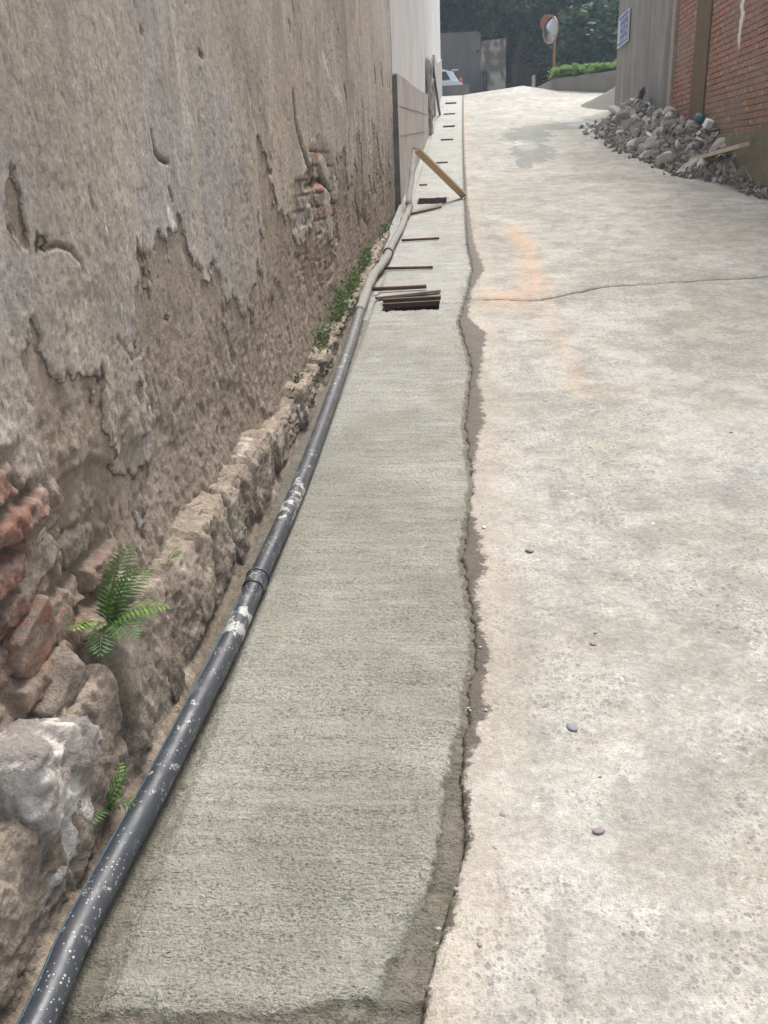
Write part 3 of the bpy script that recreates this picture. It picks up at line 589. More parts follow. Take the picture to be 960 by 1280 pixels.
atw(60, 860, -.93, (.14,.2,.09), (20,0,0), c_grime, 35); atw(345, 560, -.84, (.09,.25,.17), (6,-8,0), c_tan, 36); atw(372, 515, -.84, (.09,.3,.13), (0,-8,0), c_white, 37)
atw(150, 1150, -.85, (.14,.2,.10), (0,0,0), c_grime, 38); atw(290, 690, -.85, (.1,.2,.14), (0,-6,0), c_grime, 39)

# ================================================================= SECOND (pale) WALL
fw = empty('rendered_wall', (0,0,0)); tag(fw, 'tall pale rendered wall beyond the brown plaster one, with a lower plinth', 'wall')
def bX(Y, off=0): return -.80+(Y-11.7)*.0092+off
def slab(name, prof, off, mat, parent, th=.25, Y0=None):
    # prof: list of (Y, z_top); bottom follows the ground
    mb = MB(); f = []; n = len(prof)
    for Y, zt in prof: mb.v += [(bX(Y, off), Y, zg(Y)-.3), (bX(Y, off), Y, zt), (bX(Y, off)-th, Y, zg(Y)-.3), (bX(Y, off)-th, Y, zt)]
    for i in range(n-1):
        a, b = i*4, i*4+4; mb.f += [(a,b,b+1,a+1),(a+2,a+3,b+3,b+2),(a+1,b+1,b+3,a+3)]
    mb.f += [(0,1,3,2),((n-1)*4,(n-1)*4+2,(n-1)*4+3,(n-1)*4+1)]
    return mb.build(name, mat, parent)
slab('upper_wall', [(11.64,9.5),(29.6,11.5)], -.055, M['render'], fw, .3)
ptop = [(495,90),(505,97),(515,106),(526,114),(535,118)]; pr = []
for a, b in ptop:
    y, z = on_x(a, b, -.76)
    for _ in range(4): y, z = on_x(a, b, bX(y))
    pr.append((y, z))
pr[0] = (11.66, pr[0][1])
slab('plinth', pr, 0, M['plinth'], fw, .05)
# further, lower plinth after the pillar
y2 = pr[-1][0]
ya, za = on_x(545, 79, bX(22)); yb_, zb_ = on_x(554, 84, bX(28.5)); slab('plinth', [(ya-1.6, za+.02), (ya, za), (29.0, zb_)], 0, M['plinth'], fw, .05)
# dark wet end face of the plinth
mb = MB(); mb.box((-.842, 11.635, (zg(11.6)+pr[0][1])/2-.1), (.08, .03, pr[0][1]-zg(11.6)+.15)); mb.build('end_face', simple('mould_stain', (.22, .205, .19), .95, .6, 5, .8, .02), fw)
# crumbling pillar
def rock_slab(name, c, dims, mat, parent, cf, seed): return lump(name, c, dims, None, mat, parent, cf, 4, .97, .35, 3, seed)
py_, pz_ = on_x(538, 80, -.72); py_ = y2+.45
lump('pillar', (bX(py_)+.012, py_, (zg(py_)-.2+pz_)/2), (.09, .55, pz_-zg(py_)+.2), None, M['stone'], fw, lambda t: cmix((.50,.46,.43), (.12,.11,.105), mnoise.fractal(t*3.5, 1, 2, 4)*2.4-.1), 4, .97, .25, 5, 44, cuts=0)
for (a, b), (c_, e_) in [((500,133),(533,143)),((500,170),(530,165))]:   # shrinkage cracks, real grooves shown as thin dark seams 
    pts = []
    for k in range(6):
        t_ = k/5; x_, y_ = a+(c_-a)*t_, b+(e_-b)*t_+random.uniform(-1, 1)
        Y_, z_ = on_x(x_, y_, -.76)
        for _ in range(4): Y_, z_ = on_x(x_, y_, bX(Y_))
        pts.append((bX(Y_)+.001, Y_, z_))
    MB().tube(pts, .0045, 5).build('crack_seam', M['dark'], fw)
def groove_line(x0, y0, x1, y1, r, label, off=.05):  # dark tube added in place of a slanting dark groove in the wall
    a = on_x(x1, y1, -.66); Y1, z1 = a
    for _ in range(3): Y1, z1 = on_x(x1, y1, bX(Y1, off+.05))
    Y0_, z0 = on_x(x0, y0, bX(Y1))
    for _ in range(3): Y0_, z0 = on_x(x0, y0, bX(Y0_, off))
    Y1 = Y1; mb = MB(); mb.tube([(bX(Y1, off+.05), Y1, z1), (bX(Y0_, off), Y0_, z0)], r, 8)
    tag(mb.build('groove_tube', M['iron'], None, True), label, 'pole')
groove_line(541, 85, 550, 143, .03, 'long dark tube standing in for a slanting groove on the pale wall past the pillar')
groove_line(555, 122, 556.5, 142, .025, 'short dark tube standing in for a groove by the far corner of the pale wall')

# ================================================================= PIPE
pp = [(46,1280),(92,1180),(142,1080),(192,990),(240,893),(288,800),(322,722),(380,590),(430,450),(450,385)]
path = [(on_g(a, b)[0], on_g(a, b)[1]) for a, b in pp]
path = [(path[0][0]+(path[0][0]-path[2][0])*1.6, path[0][1]+(path[0][1]-path[2][1])*1.6)]+path
def smooth_path(P, n=8):
    o = []
    for i in range(len(P)-1):
        p0, p1, p2, p3 = P[max(i-1,0)], P[i], P[i+1], P[min(i+2, len(P)-1)]
        for k in range(n):
            t = k/n; o.append(tuple(.5*((2*p1[j])+(-p0[j]+p2[j])*t+(2*p0[j]-5*p1[j]+4*p2[j]-p3[j])*t*t+(-p0[j]+3*p1[j]-3*p2[j]+p3[j])*t**3) for j in range(len(p1))))
    o.append(P[-1]); return o
path = [(x*(1-.030/(EYE-zg(y))), y*(1-.030/(EYE-zg(y)))) for x, y in path]     # axis lies above the ground point seen through it
RP = .033
sp = smooth_path(path)
pipe = empty('drain_pipe', (0,0,0)); tag(pipe, 'long black plastic pipe spattered with white, lying beside the fresh concrete', 'pipe')
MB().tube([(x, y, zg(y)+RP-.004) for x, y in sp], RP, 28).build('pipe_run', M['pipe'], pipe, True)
st_ = MB(); pts = []
for k, (x, y) in enumerate(sp[:-1]):
    if y > 2.5: break
    dv = Vector((sp[k+1][0]-x, sp[k+1][1]-y, 0)).normalized(); lf = Vector((-dv.y, dv.x, 0)); pts.append((x+lf.x*RP*.62, y+lf.y*RP*.62, zg(y)+RP-.004+RP*.79))
st_.tube(pts, .0014, 6).build('blue_stripe', simple('stripe_blue', (.06, .13, .18), .5, .2, 20, 0), pipe)
cyy = sorted(sp, key=lambda p: abs(p[1]-2.60))[0]; i = sp.index(cyy); dv = Vector((sp[i+1][0]-cyy[0], sp[i+1][1]-cyy[1])).normalized()
cl_ = MB()
for s0, s1, r_ in ((-.07,.0,.037),(.0,.010,.0405)):
    cl_.tube([(cyy[0]+dv.x*s, cyy[1]+dv.y*s, zg(cyy[1]+dv.y*s)+RP-.004) for s in (s0, s1)], r_, 28)
cl_.build('coupler', M['pipe'], pipe)
far = [(path[-1][0], path[-1][1]-.05, .033)]+[(on_g(a, b)[0]*.985, on_g(a, b)[1]*.985, .04) for a, b in [(465,350),(480,330),(490,308),(500,290),(506,275),(512,262)]]
far += [(-.665, 11.0, .10), (-.655, 11.5, .26), (-.64, 12.1, .52), (-.635, 12.15, .55)]
far = smooth_path(far, 10)
mp = MB(); mp.tube([(x+.006*mnoise.noise(Vector((y*3, 0, 0))), y, zg(y)+z+.006*mnoise.noise(Vector((y*3, 5, 0)))) for x, y, z in far], [.036+.010*mnoise.noise(Vector((y*6, 9, 0))) for x, y, z in far], 16)
tag(mp.build('mortar_coated_pipe', M['mortar_pipe'], None, True), 'far stretch of pipe caked in grey mortar, curving up to the leaning plank', 'pipe')
rg = MB(); q = [p for p in far if 8.2 < p[1] < 8.6][0]; rg.tube([(q[0], q[1], zg(q[1])+.04), (q[0]+.002, q[1]+.05, zg(q[1]+.05)+.04)], .05, 16)
tag(rg.build('pipe_clamp', M['dark']), 'dark ring clamped round the mortar-caked pipe', 'clamp')

# ================================================================= rods, boards and planks on the strip
def rod(p0, p1, r, mat, name, label, cat, group=None, dz=.012):
    a, b = on_g(*p0), on_g(*p1)
    o = MB().tube([(a[0], a[1], a[2]+dz), ((a[0]+b[0])/2+.004, (a[1]+b[1])/2, (a[2]+b[2])/2+dz), (b[0], b[1], b[2]+dz)], r, 8).build(name, mat, None, True)
    tag(o, label, cat, group); return o
gS = 'steel rods across the fresh concrete'
rod((480,337.5),(541,336), .012, M['rust'], 'steel_rod', 'rusty steel rod next beyond the nearest drain opening', 'rod', gS)
rod((502,302),(549,299.5), .012, M['rust'], 'steel_rod', 'rusty steel rod midway between the two open drain slots', 'rod', gS)
rod((513,269),(551,260), .013, M['rust'], 'steel_rod', 'rusty steel rod lying slantwise just before the second opening', 'rod', gS)
rod((524,232.5),(534,232), .012, M['rust'], 'steel_rod', 'short rusty rod behind the leaning plank', 'rod', gS)
rod((466,365),(533,361.5), .016, M['rust'], 'steel_rod', 'thick rusty rod along the far rim of the nearest opening', 'rod', gS, .02)
def board(p0, p1, wd, th, mat, label, dz, name='board', cat='board', roll=0):
    a, b = Vector(on_g(*p0)), Vector(on_g(*p1)); a.z += dz; b.z += dz; d_ = b-a; m_ = (a+b)/2
    q_ = d_.to_track_quat('X', 'Z').to_matrix().to_4x4() @ Matrix.Rotation(roll, 4, 'X')
    o = MB().box(m_, (d_.length, wd, th), q_).build(name, mat, None, bevel=.003); tag(o, label, cat); return o
board((470,375),(550,366), .045, .02, M['wood3'], 'grey wet board laid across the nearest drain opening', .012)
fr1 = empty('drain_bars', (-.395, 6.51, zg(6.51))); tag(fr1, 'pair of rusty flat bars spanning the nearest drain opening', 'bars')
def fbar(y0, y1, x0, x1, sk, nm, dz=.0, mt='rust'):
    mb = MB(); vs_ = []
    for x, s_ in ((x0, 0), (x1, sk)):
        for y in (y0+s_, y1+s_):
            for e in (-.03, .006): vs_.append((x+.395, y-6.51, zg(y)-zg(6.51)+e+dz))
    mb.add(vs_, [(0,1,3,2),(4,6,7,5),(0,4,5,1),(2,3,7,6),(0,2,6,4),(1,5,7,3)]); return mb.build(nm, M[mt], fr1, bevel=.002)
fbar(6.605, 6.64, -.615, -.18, .045, 'flat_bar', .012, 'iron2'); fbar(6.50, 6.525, -.61, -.185, .05, 'flat_bar', .004, 'iron2')
lump('debris', (-.53, 6.42, zg(6.42)-.10), (.09,.07,.07), None, M['stone'], None, c_brick, 3, .7, .2, 3, 71); o = bpy.data.objects['debris']; o.name = 'brick_fragment'; tag(o, 'broken brick lying inside the nearest drain opening', 'brick')
a = Vector(on_g(580,247)); a.z += .02; v = ray(522,188); tt = 11.05/v.y; b = Vector((v.x*tt, 11.05, EYE+v.z*tt))
def plank(a, b, wd, th, mat, name, label, roll=0, cat='plank'):
    d_ = b-a; q_ = d_.to_track_quat('X', 'Z').to_matrix().to_4x4() @ Matrix.Rotation(roll, 4, 'X')
    o = MB().box((a+b)/2, (d_.length, wd, th), q_).build(name, mat, None, bevel=.004); return tag(o, label, cat)
plank(a, b, .085, .035, M['wood'], 'wooden_plank', 'yellow timber plank leaning from the concrete strip onto the mortar-caked pipe', R(25))

# ================================================================= RIGHT WALLS
WX = 3.6
bw = empty('brick_wall', (WX, 11, zg(11))); tag(bw, 'red brick wall with dark joints and a white lime run above the rubble', 'wall')
def wb(a, b, name, mat, parent): 
    mb = MB(); loc = Vector(parent.location); mb.box2(Vector(a)-loc, Vector(b)-loc); o = mb.build(name, mat, parent); return o
o = MB().box2((WX, 4, -.3), (WX+.3, 17.0, 8.5)); 
o = o.build('brickwork', M['brick'], bw); o.location = -Vector(bw.location)
wb((WX-.025, 14.66, 1.0), (WX+.1, 15.5, 8.4), 'stained_pier', M['brown'], bw)
lump_ = lambda t: cmix((.2,.18,.14), (.08,.075,.05), mnoise.fractal(t*2, 1, 2, 4)*2+.5)
mb = MB(); mb.box2((WX-.13, 5, 0), (WX-.003, 13.3, 1.80))
o = mb.build('mossy_base', M['moss'], bw, bevel=.01); o.location = -Vector(bw.location)
gw = empty('cement_wall', (WX, 20, zg(20))); tag(gw, 'grey streaked cement wall end carrying the small blue notice', 'wall')
o = MB().box2((WX-.04, 17.15, .5), (WX+.3, 23.0, 9.5)).build('wall_face', M['grey'], gw); o.location = -Vector(gw.location)
o = MB().box2((WX-.05, 16.9, .5), (WX+.1, 17.148, 9.3)).build('corner_band', M['edge'], gw); o.location = -Vector(gw.location)
# blue notice
sg = empty('notice_plate', (WX-.075, 22.0, 4.24)); tag(sg, 'small blue enamel notice with rows of white characters on the cement wall', 'sign')
MB().box((0,0,0), (.02, 1.30, .60)).build('plate', M['blue'], sg)
fr_ = MB()
for z_ in (-.3,.3): fr_.box((-.006, 0, z_), (.03, 1.36, .02))
for y_ in (-.665,.665): fr_.box((-.006, y_, 0), (.03, .035, .575))
fr_.build('frame', M['white'], sg)
gl = MB(); rr = random.Random(4)        # blurred rows of characters as short strokes
for rw_ in range(4):
    for c_ in range(5):
        y0 = .36-c_*.21; z0 = .20-rw_*.135
        for s_ in range(4):
            if rr.random() < .5: gl.box((-.013, y0+rr.uniform(-.02,.02), z0+rr.uniform(-.04,.04)), (.004, .13, .009))
            else: gl.box((-.0135, y0+rr.uniform(-.06,.06), z0), (.004, .011, .08))
gl.box((-.0115, -.06, 0), (.002, 1.0, .003)); gl.build('white_characters', M['white'], sg); MB().box((-.0125, .53, 0), (.004, .13, .46)).build('header_strip', M['white'], sg)

# ================================================================= RUBBLE
def chunk_mesh(seed):
    r = random.Random(seed); bm = bmesh.new()
    for k in range(r.randint(9, 15)):
        v = Vector((r.gauss(0,1), r.gauss(0,1), r.gauss(0,1))).normalized(); bm.verts.new(Vector((v.x*r.uniform(.7,1.1), v.y*r.uniform(.6,.95), v.z*r.uniform(.45,.7)))*.5)
    bmesh.ops.convex_hull(bm, input=bm.verts[:])
    for v in [v for v in bm.verts if not v.link_faces]: bm.verts.remove(v)
    bmesh.ops.bevel(bm, geom=bm.edges[:], offset=.03, segments=1, affect='EDGES')
    bmesh.ops.triangulate(bm, faces=bm.faces[:]); bmesh.ops.subdivide_edges(bm, edges=bm.edges[:], cuts=1)
    for v in bm.verts: v.co += v.co.normalized()*mnoise.noise(v.co*5+Vector((seed,0,0)))*.035
    me = bpy.data.meshes.new('rubble_chunk'); bm.to_mesh(me); bm.free(); me.materials.append(M['rubble']); return me
CH = [chunk_mesh(k) for k in range(14)]
rr = random.Random(11)
def heap_h(x, y):
    # long bank against the wall, and a taller mound at its far end
    s = max(0, min(1, .35+(y-10.7)/2.2))*max(0, min(1, (17.6-y)/1)); w_ = max(0, (x-np.interp(y, [10.5,12,12.5,14,16,18], [3.35,3.3,2.95,2.78,2.62,2.5]))/(WX-2.75)); h1 = .52*min(1, w_*1.15)*s
    d_ = math.hypot((x-3.25)/.72, (y-18.2)/1.7); h2 = .68*max(0, 1-d_)**.8
    return max(h1, h2)
def on_heap(px, py, lift):
    best = min(((abs(on_x(px, py, X_)[1]-(zg(on_x(px, py, X_)[0])+heap_h(X_, on_x(px, py, X_)[0])*.9+lift)), X_) for X_ in np.linspace(2.7, 3.5, 41)))
    X_ = float(best[1]); y, z = on_x(px, py, X_); return X_, y, zg(y)+heap_h(X_, y)*.9+lift
pb = bmesh.new(); rp = random.Random(2)
for k in range(9): pb.verts.new(Vector((rp.gauss(0,1), rp.gauss(0,1), rp.gauss(0,1))).normalized()*.6)
bmesh.ops.convex_hull(pb, input=pb.verts[:]); pb.verts.index_update()
class _V:
    def __init__(s, co): s.co = co
PROTO_V = [_V(v.co.copy()) for v in pb.verts]; PROTO_F = [[v.index for v in f.verts] for f in pb.faces]; pb.free()
rr2 = random.Random(31)
xs = np.linspace(2.2, 3.58, 50); ysh = np.linspace(10.2, 20.6, 120)
Yh, Xh = np.meshgrid(ysh, xs, indexing='ij'); Hh = np.vectorize(heap_h)(Xh, Yh); Zh = zg(Yh)-.06+Hh*.8+.05*fbm(Xh*5, Yh*5, 3, 301)*np.clip(Hh*6, 0, 1)
hbm = bmesh.new(); hbm.from_mesh(grid_mesh('rubble_heap', np.stack([Xh, Yh, Zh], -1), smooth=False)); k = 0
while k < 1700:
    y = rr2.uniform(10.4, 20.3); x = rr2.uniform(2.35, 3.56); h = heap_h(x, y)
    if h < .005 and (rr2.random() > .10 or x < np.interp(y, [10.5,12,12.5,14,16,18], [3.2,3.15,2.8,2.65,2.5,2.35])): continue
    k += 1; s_ = rr2.uniform(.03, .11); T_ = Matrix.Translation((x, y, zg(y)+h*.83+rr2.uniform(-.01, .05))) @ Matrix.Rotation(rr2.uniform(0, 6), 4, Vector((rr2.gauss(0,1), rr2.gauss(0,1), rr2.gauss(0,1))).normalized()) @ Matrix.Diagonal((s_*rr2.uniform(.7,1.4), s_, s_*rr2.uniform(.5,1), 1))
    vs_ = [hbm.verts.new(T_ @ (v.co*(1+.0*s_))) for v in PROTO_V]
    for f_ in PROTO_F: hbm.faces.new([vs_[q_] for q_ in f_])
me = bpy.data.meshes.new('rubble_heap'); hbm.to_mesh(me); hbm.free()
tag(link('rubble_heap', me, M['debris']), 'fine broken debris filling the bank of rubble under the brick wall', 'debris', kind='stuff')
gA, gB = 'broken concrete chunks banked under the brick wall', 'broken concrete chunks in the mound by the cement wall'
placed = 0; tries = 0
while placed < 298 and tries < 6000:
    tries += 1
    y = rr.uniform(10.9, 20.2) if rr.random() < .72 else rr.gauss(18.2, .8); x = rr.uniform(2.45, 3.52); h = heap_h(x, y)
    if h < .03: continue
    far_ = y > 17.2
    s = rr.uniform(.09, .22) if rr.random() < .75 else rr.uniform(.24, .46)
    if x < 2.9: s *= .75
    o = bpy.data.objects.new('rubble_chunk', rr.choice(CH)); C.objects.link(o)
    o.location = (x, y, zg(y)+h*.85+rr.uniform(-.03,.05)); o.rotation_euler = (rr.uniform(0,6), rr.uniform(0,6), rr.uniform(0,6)); o.scale = (s*rr.uniform(.8,1.3), s, s*rr.uniform(.45,.95))
    tag(o, 'jagged grey chunk in the tall mound by the cement wall' if far_ else 'jagged grey chunk in the long bank under the brick wall', 'rubble', gB if far_ else gA); placed += 1
def chunk(px, py, s, label, k, mat=None, dz=0):
    a = on_g(px, py); o = bpy.data.objects.new('stone_chunk', CH[k]); C.objects.link(o); o.location = (a[0], a[1], a[2]+s*.22+dz); o.scale = (s, s, s); o.rotation_euler = (k, k*2, k*3)
    return tag(o, label, 'rubble')
chunk(945, 225, .11, 'small lone stone on the road at the right end of the rubble', 3)
# slabs at right end
for px, py, s, k, lb in [(918,205,.55,5,'large pale slanted block at the near end of the rubble bank'),(805,200,.16,1,'small chunk strayed from the rubble bank onto the road'),(870,205,.4,7,'medium block peeping from under the white plank')]:
    a = on_g(px, py+14 if s > .3 else py); o = bpy.data.objects.new('stone_chunk', CH[k]); C.objects.link(o); o.location = (a[0], a[1]+.1, a[2]+s*.25); o.scale = (s,s,s*.9); o.rotation_euler = (k,k*1.3,k); tag(o, lb, 'rubble')
a = Vector(on_g(849, 208)); a.z += .04; yy_, zz_ = on_x(930, 181, 3.32); plank(a, Vector((3.32, yy_, zz_)), .13, .045, M['wood2'], 'wooden_plank', 'off-white squared plank resting on the rubble bank', R(10))
a = Vector(on_g(834, 209)); b = Vector(on_g(849, 207)); a.z += .02; b.z += .02; plank(a, b, .05, .04, M['dark'], 'dark_batten', 'short dark batten beside the lower end of the white plank', 0, 'batten')
a = Vector(on_g(815, 193)); a.z += .05; b = a+Vector((.33,-.1,.26)); plank(a, b, .035, .03, M['wood'], 'wooden_stick', 'thin brown stick poking out of the rubble', 0, 'stick')
x_, y_, z_ = on_heap(875, 147, .10); tb = MB()
tb.tube([(x_, y_-.12, z_-.05), (x_, y_-.06, z_), (x_, y_+.1, z_+.02), (x_, y_+.16, z_-.03)], [.03,.065,.07,.03], 12); tag(tb.build('crumpled_container', M['teal'], None, True), 'crumpled dark teal container on top of the rubble', 'container')
x_, y_, z_ = on_heap(886, 148, .09); tag(MB().box((x_, y_, z_), (.10,.13,.12), E3(20,15,10)).build('foam_block', M['foam'], bevel=.02), 'small white foam block beside the teal container', 'foam')
x_, y_, z_ = on_heap(801, 122, .12); tb = MB(); tb.tube([(x_-.05, y_-.1, z_-.35), (x_-.02, y_, z_-.05), (x_+.03, y_+.05, z_+.1), (x_+.05, y_+.02, z_+.18)], [.06,.05,.06,.02], 7); tag(tb.build('stump', M['bark']), 'upright dark wood stub on top of the far rubble mound', 'wood')
# gravel heap
n = 46; t = np.linspace(0, 2*np.pi, n); r_ = np.linspace(0, 1, 24); Rg, Tg = np.meshgrid(r_, t, indexing='ij')
hx, hy_ = 4.0, 24.0; Xh = hx+1.1*Rg*np.cos(Tg); Yh = hy_+1.3*Rg*np.sin(Tg); Zh = zg(Yh)-.0+.55*(1-Rg)**1.15+.03*fbm(Xh*6, Yh*6, 3, 311)
tag(link('gravel_heap', grid_mesh('gravel_heap', np.stack([Xh, Yh, Zh], -1)), M['gravel']), 'dark cone of sand and gravel behind the cement wall', 'gravel', kind='stuff')

# ================================================================= pebbles
def pebble_mesh(seed):
    bm = bmesh.new(); bmesh.ops.create_icosphere(bm, subdivisions=2, radius=.5)
    for v in bm.verts: v.co = Vector((v.co.x, v.co.y*.75, v.co.z*.5))*(1+.25*mnoise.noise(v.co*2+Vector((seed*5,0,0))))
    me = bpy.data.meshes.new('pebble'); bm.to_mesh(me); bm.free(); me.polygons.foreach_set('use_smooth', [True]*len(me.polygons)); me.materials.append(M['pebble']); return me
PB = [pebble_mesh(k) for k in range(6)]
def peb(x, y, s, label, mat=None, group=None, k=0, rz=0):
    me = PB[k]
    if mat: me = me.copy(); me.materials.clear(); me.materials.append(M[mat])
    o = bpy.data.objects.new('pebble', me); C.objects.link(o); o.location = (x, y, zg(y)+s*.05); o.scale = (s, s, s*.6); o.rotation_euler = (0, 0, rz); return tag(o, label, 'pebble', group)
for px, py, s, mt, lb in [(748,1041,.028,'purple','round purple pebble set in the near road left of the long crack'),(628,1020,.016,'bluestone','tiny blue-grey pebble near the wet edge'),(662,690,.036,'bluestone','flat blue-grey pebble alone on the road, level with the pipe joint'),
    (715,912,.036,'bluestone','thin dark slate flake in the near road'),(896,793,.036,'white','white rounded pebble at the right side of the road'),(741,806,.022,'bluestone','dark little stone at the start of the long crack'),(952,1193,.028,'bluestone','bluish pebble at the right frame edge, near bottom'),
    (948,1166,.02,'white','whitish pebble at the right frame edge'),(605,660,.02,'white','small pale pebble near the wet edge, beyond the blue-grey one'),(816,655,.02,'white','small white pebble far right of the pipe joint')]:
    a = on_g(px, py); peb(a[0], a[1], s, lb, mt, k=len(lb)%6, rz=px)
rr = random.Random(5)
for k in range(70):
    y = rr.uniform(1.15, 1)*1.0+abs(rr.gauss(0, 1))*2.2; x = rr.uniform(.03, .25+.42*y) if rr.random() < .7 else re(np.array([y]))[0]+rr.uniform(.0, .12)
    if x > 3: continue
    peb(x, y, rr.uniform(.004, .012)*(1+.12*y), 'tiny loose grit stone scattered on the pale road', None, 'loose grit stones on the road', rr.randrange(6), rr.uniform(0, 6))

# ================================================================= PLANTS
def leaf_mesh(name, quads, mat):
    """quads: list of (4 points, tint)"""
    n = len(quads); me = bpy.data.meshes.new(name); V = np.array([q[0] for q in quads], dtype=np.float32).reshape(-1, 3); T = np.repeat(np.array([q[1] for q in quads], dtype=np.float32), 4)
    me.vertices.add(n*4); me.vertices.foreach_set('co', V.ravel()); me.loops.add(n*4); me.loops.foreach_set('vertex_index', np.arange(n*4, dtype=np.int32))
    me.polygons.add(n); me.polygons.foreach_set('loop_start', np.arange(0, n*4, 4, dtype=np.int32)); me.update(calc_edges=True)
    a = me.attributes.new('tint', 'FLOAT', 'POINT'); a.data.foreach_set('value', T); me.materials.append(mat); return me
def frond(rr, L, az, up, wid, npin=15, droop=.9, twist=0):
    """a pinnate fern frond as rhombic leaflets plus a rachis strip"""
    q = []; p = Vector((0,0,0)); dirh = Vector((math.cos(az), math.sin(az), 0)); el = up; side = Vector((-math.sin(az), math.cos(az), 0))
    nz = Vector((0,0,1)); seg = L/npin
    side = (Matrix.Rotation(twist, 3, dirh) @ side)
    for k in range(npin):
        t = k/npin; dv = dirh*math.cos(el)+nz*math.sin(el); pn = p+dv*seg; wv = side*.004*(1-t)
        q.append(([p-wv, p+wv, pn+wv*.8, pn-wv*.8], rr.uniform(.2,.5)))
        pl = wid*math.sin(math.pi*min(1, (t*.86+.16)))**.8*(1 if t < .85 else .8)
        for s in (-1, 1):
            tipd = (side*s+dv*.42).normalized(); base = p+dv*seg*.5; tip = base+tipd*pl+Vector((0,0,-pl*.18*rr.uniform(.4,1.3))); pw = dv*seg*.36; md = base+(tip-base)*.45
            q.append(([base-pw*.6, md-pw, tip, md+pw], min(1, max(0, rr.gauss(.55, .2))+.15*t)))
        p = pn; el -= droop/npin
    return q
def fern(name, loc, specs, label, mat, cat='fern'):
    e_ = empty(name, loc); tag(e_, label, cat); rr = random.Random(hash(label) % 999 if False else len(label)*7)
    for (L, az, up, wid, m_, dr) in specs:
        q = frond(rr, L, R(az), R(up), wid, max(9, int(L/.011)), dr)
        link('frond', leaf_mesh('frond', q, M[m_]), M[m_], e_)
    return e_
def awl(px, py, X): y, z = on_x(px, py, X); return (X, y, z)
fern('fern', awl(134, 782, -.87), [(.19,35,82,.06,'fern',.35),(.15,-75,30,.05,'fern2',1.2),(.20,60,58,.06,'fern2',1.0),(.22,75,74,.06,'fern2',.9),(.17,10,45,.055,'fern',1.2),(.16,-40,40,.055,'fern2',1.2),(.16,95,42,.05,'fern2',.9),(.13,35,20,.045,'fern2',.9),(.15,-100,50,.05,'fern',1.0),(.17,45,70,.055,'fern2',.7)],
     'bushy bright green fern growing from the broken brick near the pipe', 'fern')
fern('small_fern', awl(208, 708, -.875), [(.08,10,75,.022,'fern',.8),(.07,60,50,.02,'fern2',1.0),(.06,-60,55,.02,'fern',1.0)], 'little fern sprig just above and right of the bushy fern', 'fern')
fern('small_fern', awl(236, 668, -.875), [(.07,0,40,.022,'fern',.9),(.06,80,60,.02,'fern',.9),(.07,-50,30,.02,'fern',.9)], 'small fern rosette on the ledge beyond the bushy fern', 'fern')
fern('small_fern', awl(288, 662, -.83), [(.06,0,70,.02,'fern2',.7),(.07,60,50,.02,'fern2',.9),(.06,-60,60,.02,'fern',1.0)], 'tiny dark fern at the ledge edge halfway along the black pipe', 'fern')
fern('small_fern', awl(322, 590, -.84), [(.08,-20,65,.02,'fern2',.8),(.07,60,60,.02,'fern2',.9),(.08,-80,30,.02,'fern2',1.0)], 'small dark fern in a cranny further up the ledge', 'fern')
fern('small_fern', awl(135, 1012, -.82), [(.11,40,75,.034,'fern2',.9),(.09,-30,70,.026,'fern2',.9),(.12,90,50,.034,'fern',.9),(.11,-90,45,.03,'fern2',.9),(.1,10,30,.03,'fern2',.9)], 'fern tuft low down between the whitewashed boulder and the pipe', 'fern')
fern('withered_fern', awl(228, 712, -.85), [(.06,0,10,.012,'dead',2.2),(.05,-60,0,.012,'dead',2)], 'curled brown withered frond hanging over the ledge', 'fern')
fern('withered_fern', awl(172, 785, -.85), [(.07,0,0,.011,'dead',2.2),(.06,-30,-20,.011,'dead',1.5)], 'brown withered frond hanging beneath the bushy fern', 'fern')
def tuft(loc, size, n, label, mat='weed', seed=1, cat='weed'):
    rr = random.Random(seed); q = []
    for k in range(int(n*1.6)):
        c = Vector((abs(rr.gauss(0, .35))*.5*size[0], rr.gauss(0, .4)*size[1], abs(rr.gauss(0, .5))*size[2])); az = rr.uniform(0, 6.28); el = rr.uniform(-.3, 1.3); L = rr.uniform(.012,.034)*(1+size[2]*2); d_ = Vector((math.cos(az)*math.cos(el), math.sin(az)*math.cos(el), math.sin(el))); s_ = d_.cross(Vector((rr.gauss(0,1), rr.gauss(0,1), rr.gauss(0,1)))).normalized()*L*rr.uniform(.15,.32)
        q.append(([c, c+d_*L*.5-s_, c+d_*L, c+d_*L*.5+s_], rr.random()))
    for k in range(40):
        a_ = Vector((0, size[1]*(-1+k/20), .004)); q.append(([a_, a_+Vector((.012, 0, 0)), a_+Vector((.012, size[1]/18, 0)), a_+Vector((0, size[1]/18, 0))], .3))
    return tag(link('weed_tuft', leaf_mesh('weed_tuft', q, M[mat]), M[mat], None, loc), label, cat)
tuft(awl(402, 440, -.87), (.14,.40,.11), 420, 'green weed tuft on the ledge, nearest of the wall-foot weeds', seed=2)
tuft(awl(424, 396, -.87), (.14,.55,.15), 560, 'biggest leafy weed clump at the wall foot before the nearest drain opening', seed=3)
tuft(awl(440, 362, -.86), (.13,.5,.12), 330, 'sparse weed clump level with the nearest drain opening', seed=4)
tuft(awl(456, 330, -.86), (.12,.5,.13), 300, 'small upright weed beyond the nearest drain opening', seed=5)
tuft(awl(480, 304, -.86), (.12,.8,.16), 420, 'dark weed clump in the bend of the mortar-caked pipe', 'fern2', 6)
tuft(awl(368, 492, -.86), (.08,.2,.06), 110, 'tiny weed sprig on the ledge before the weed tufts', 'fern2', 7)

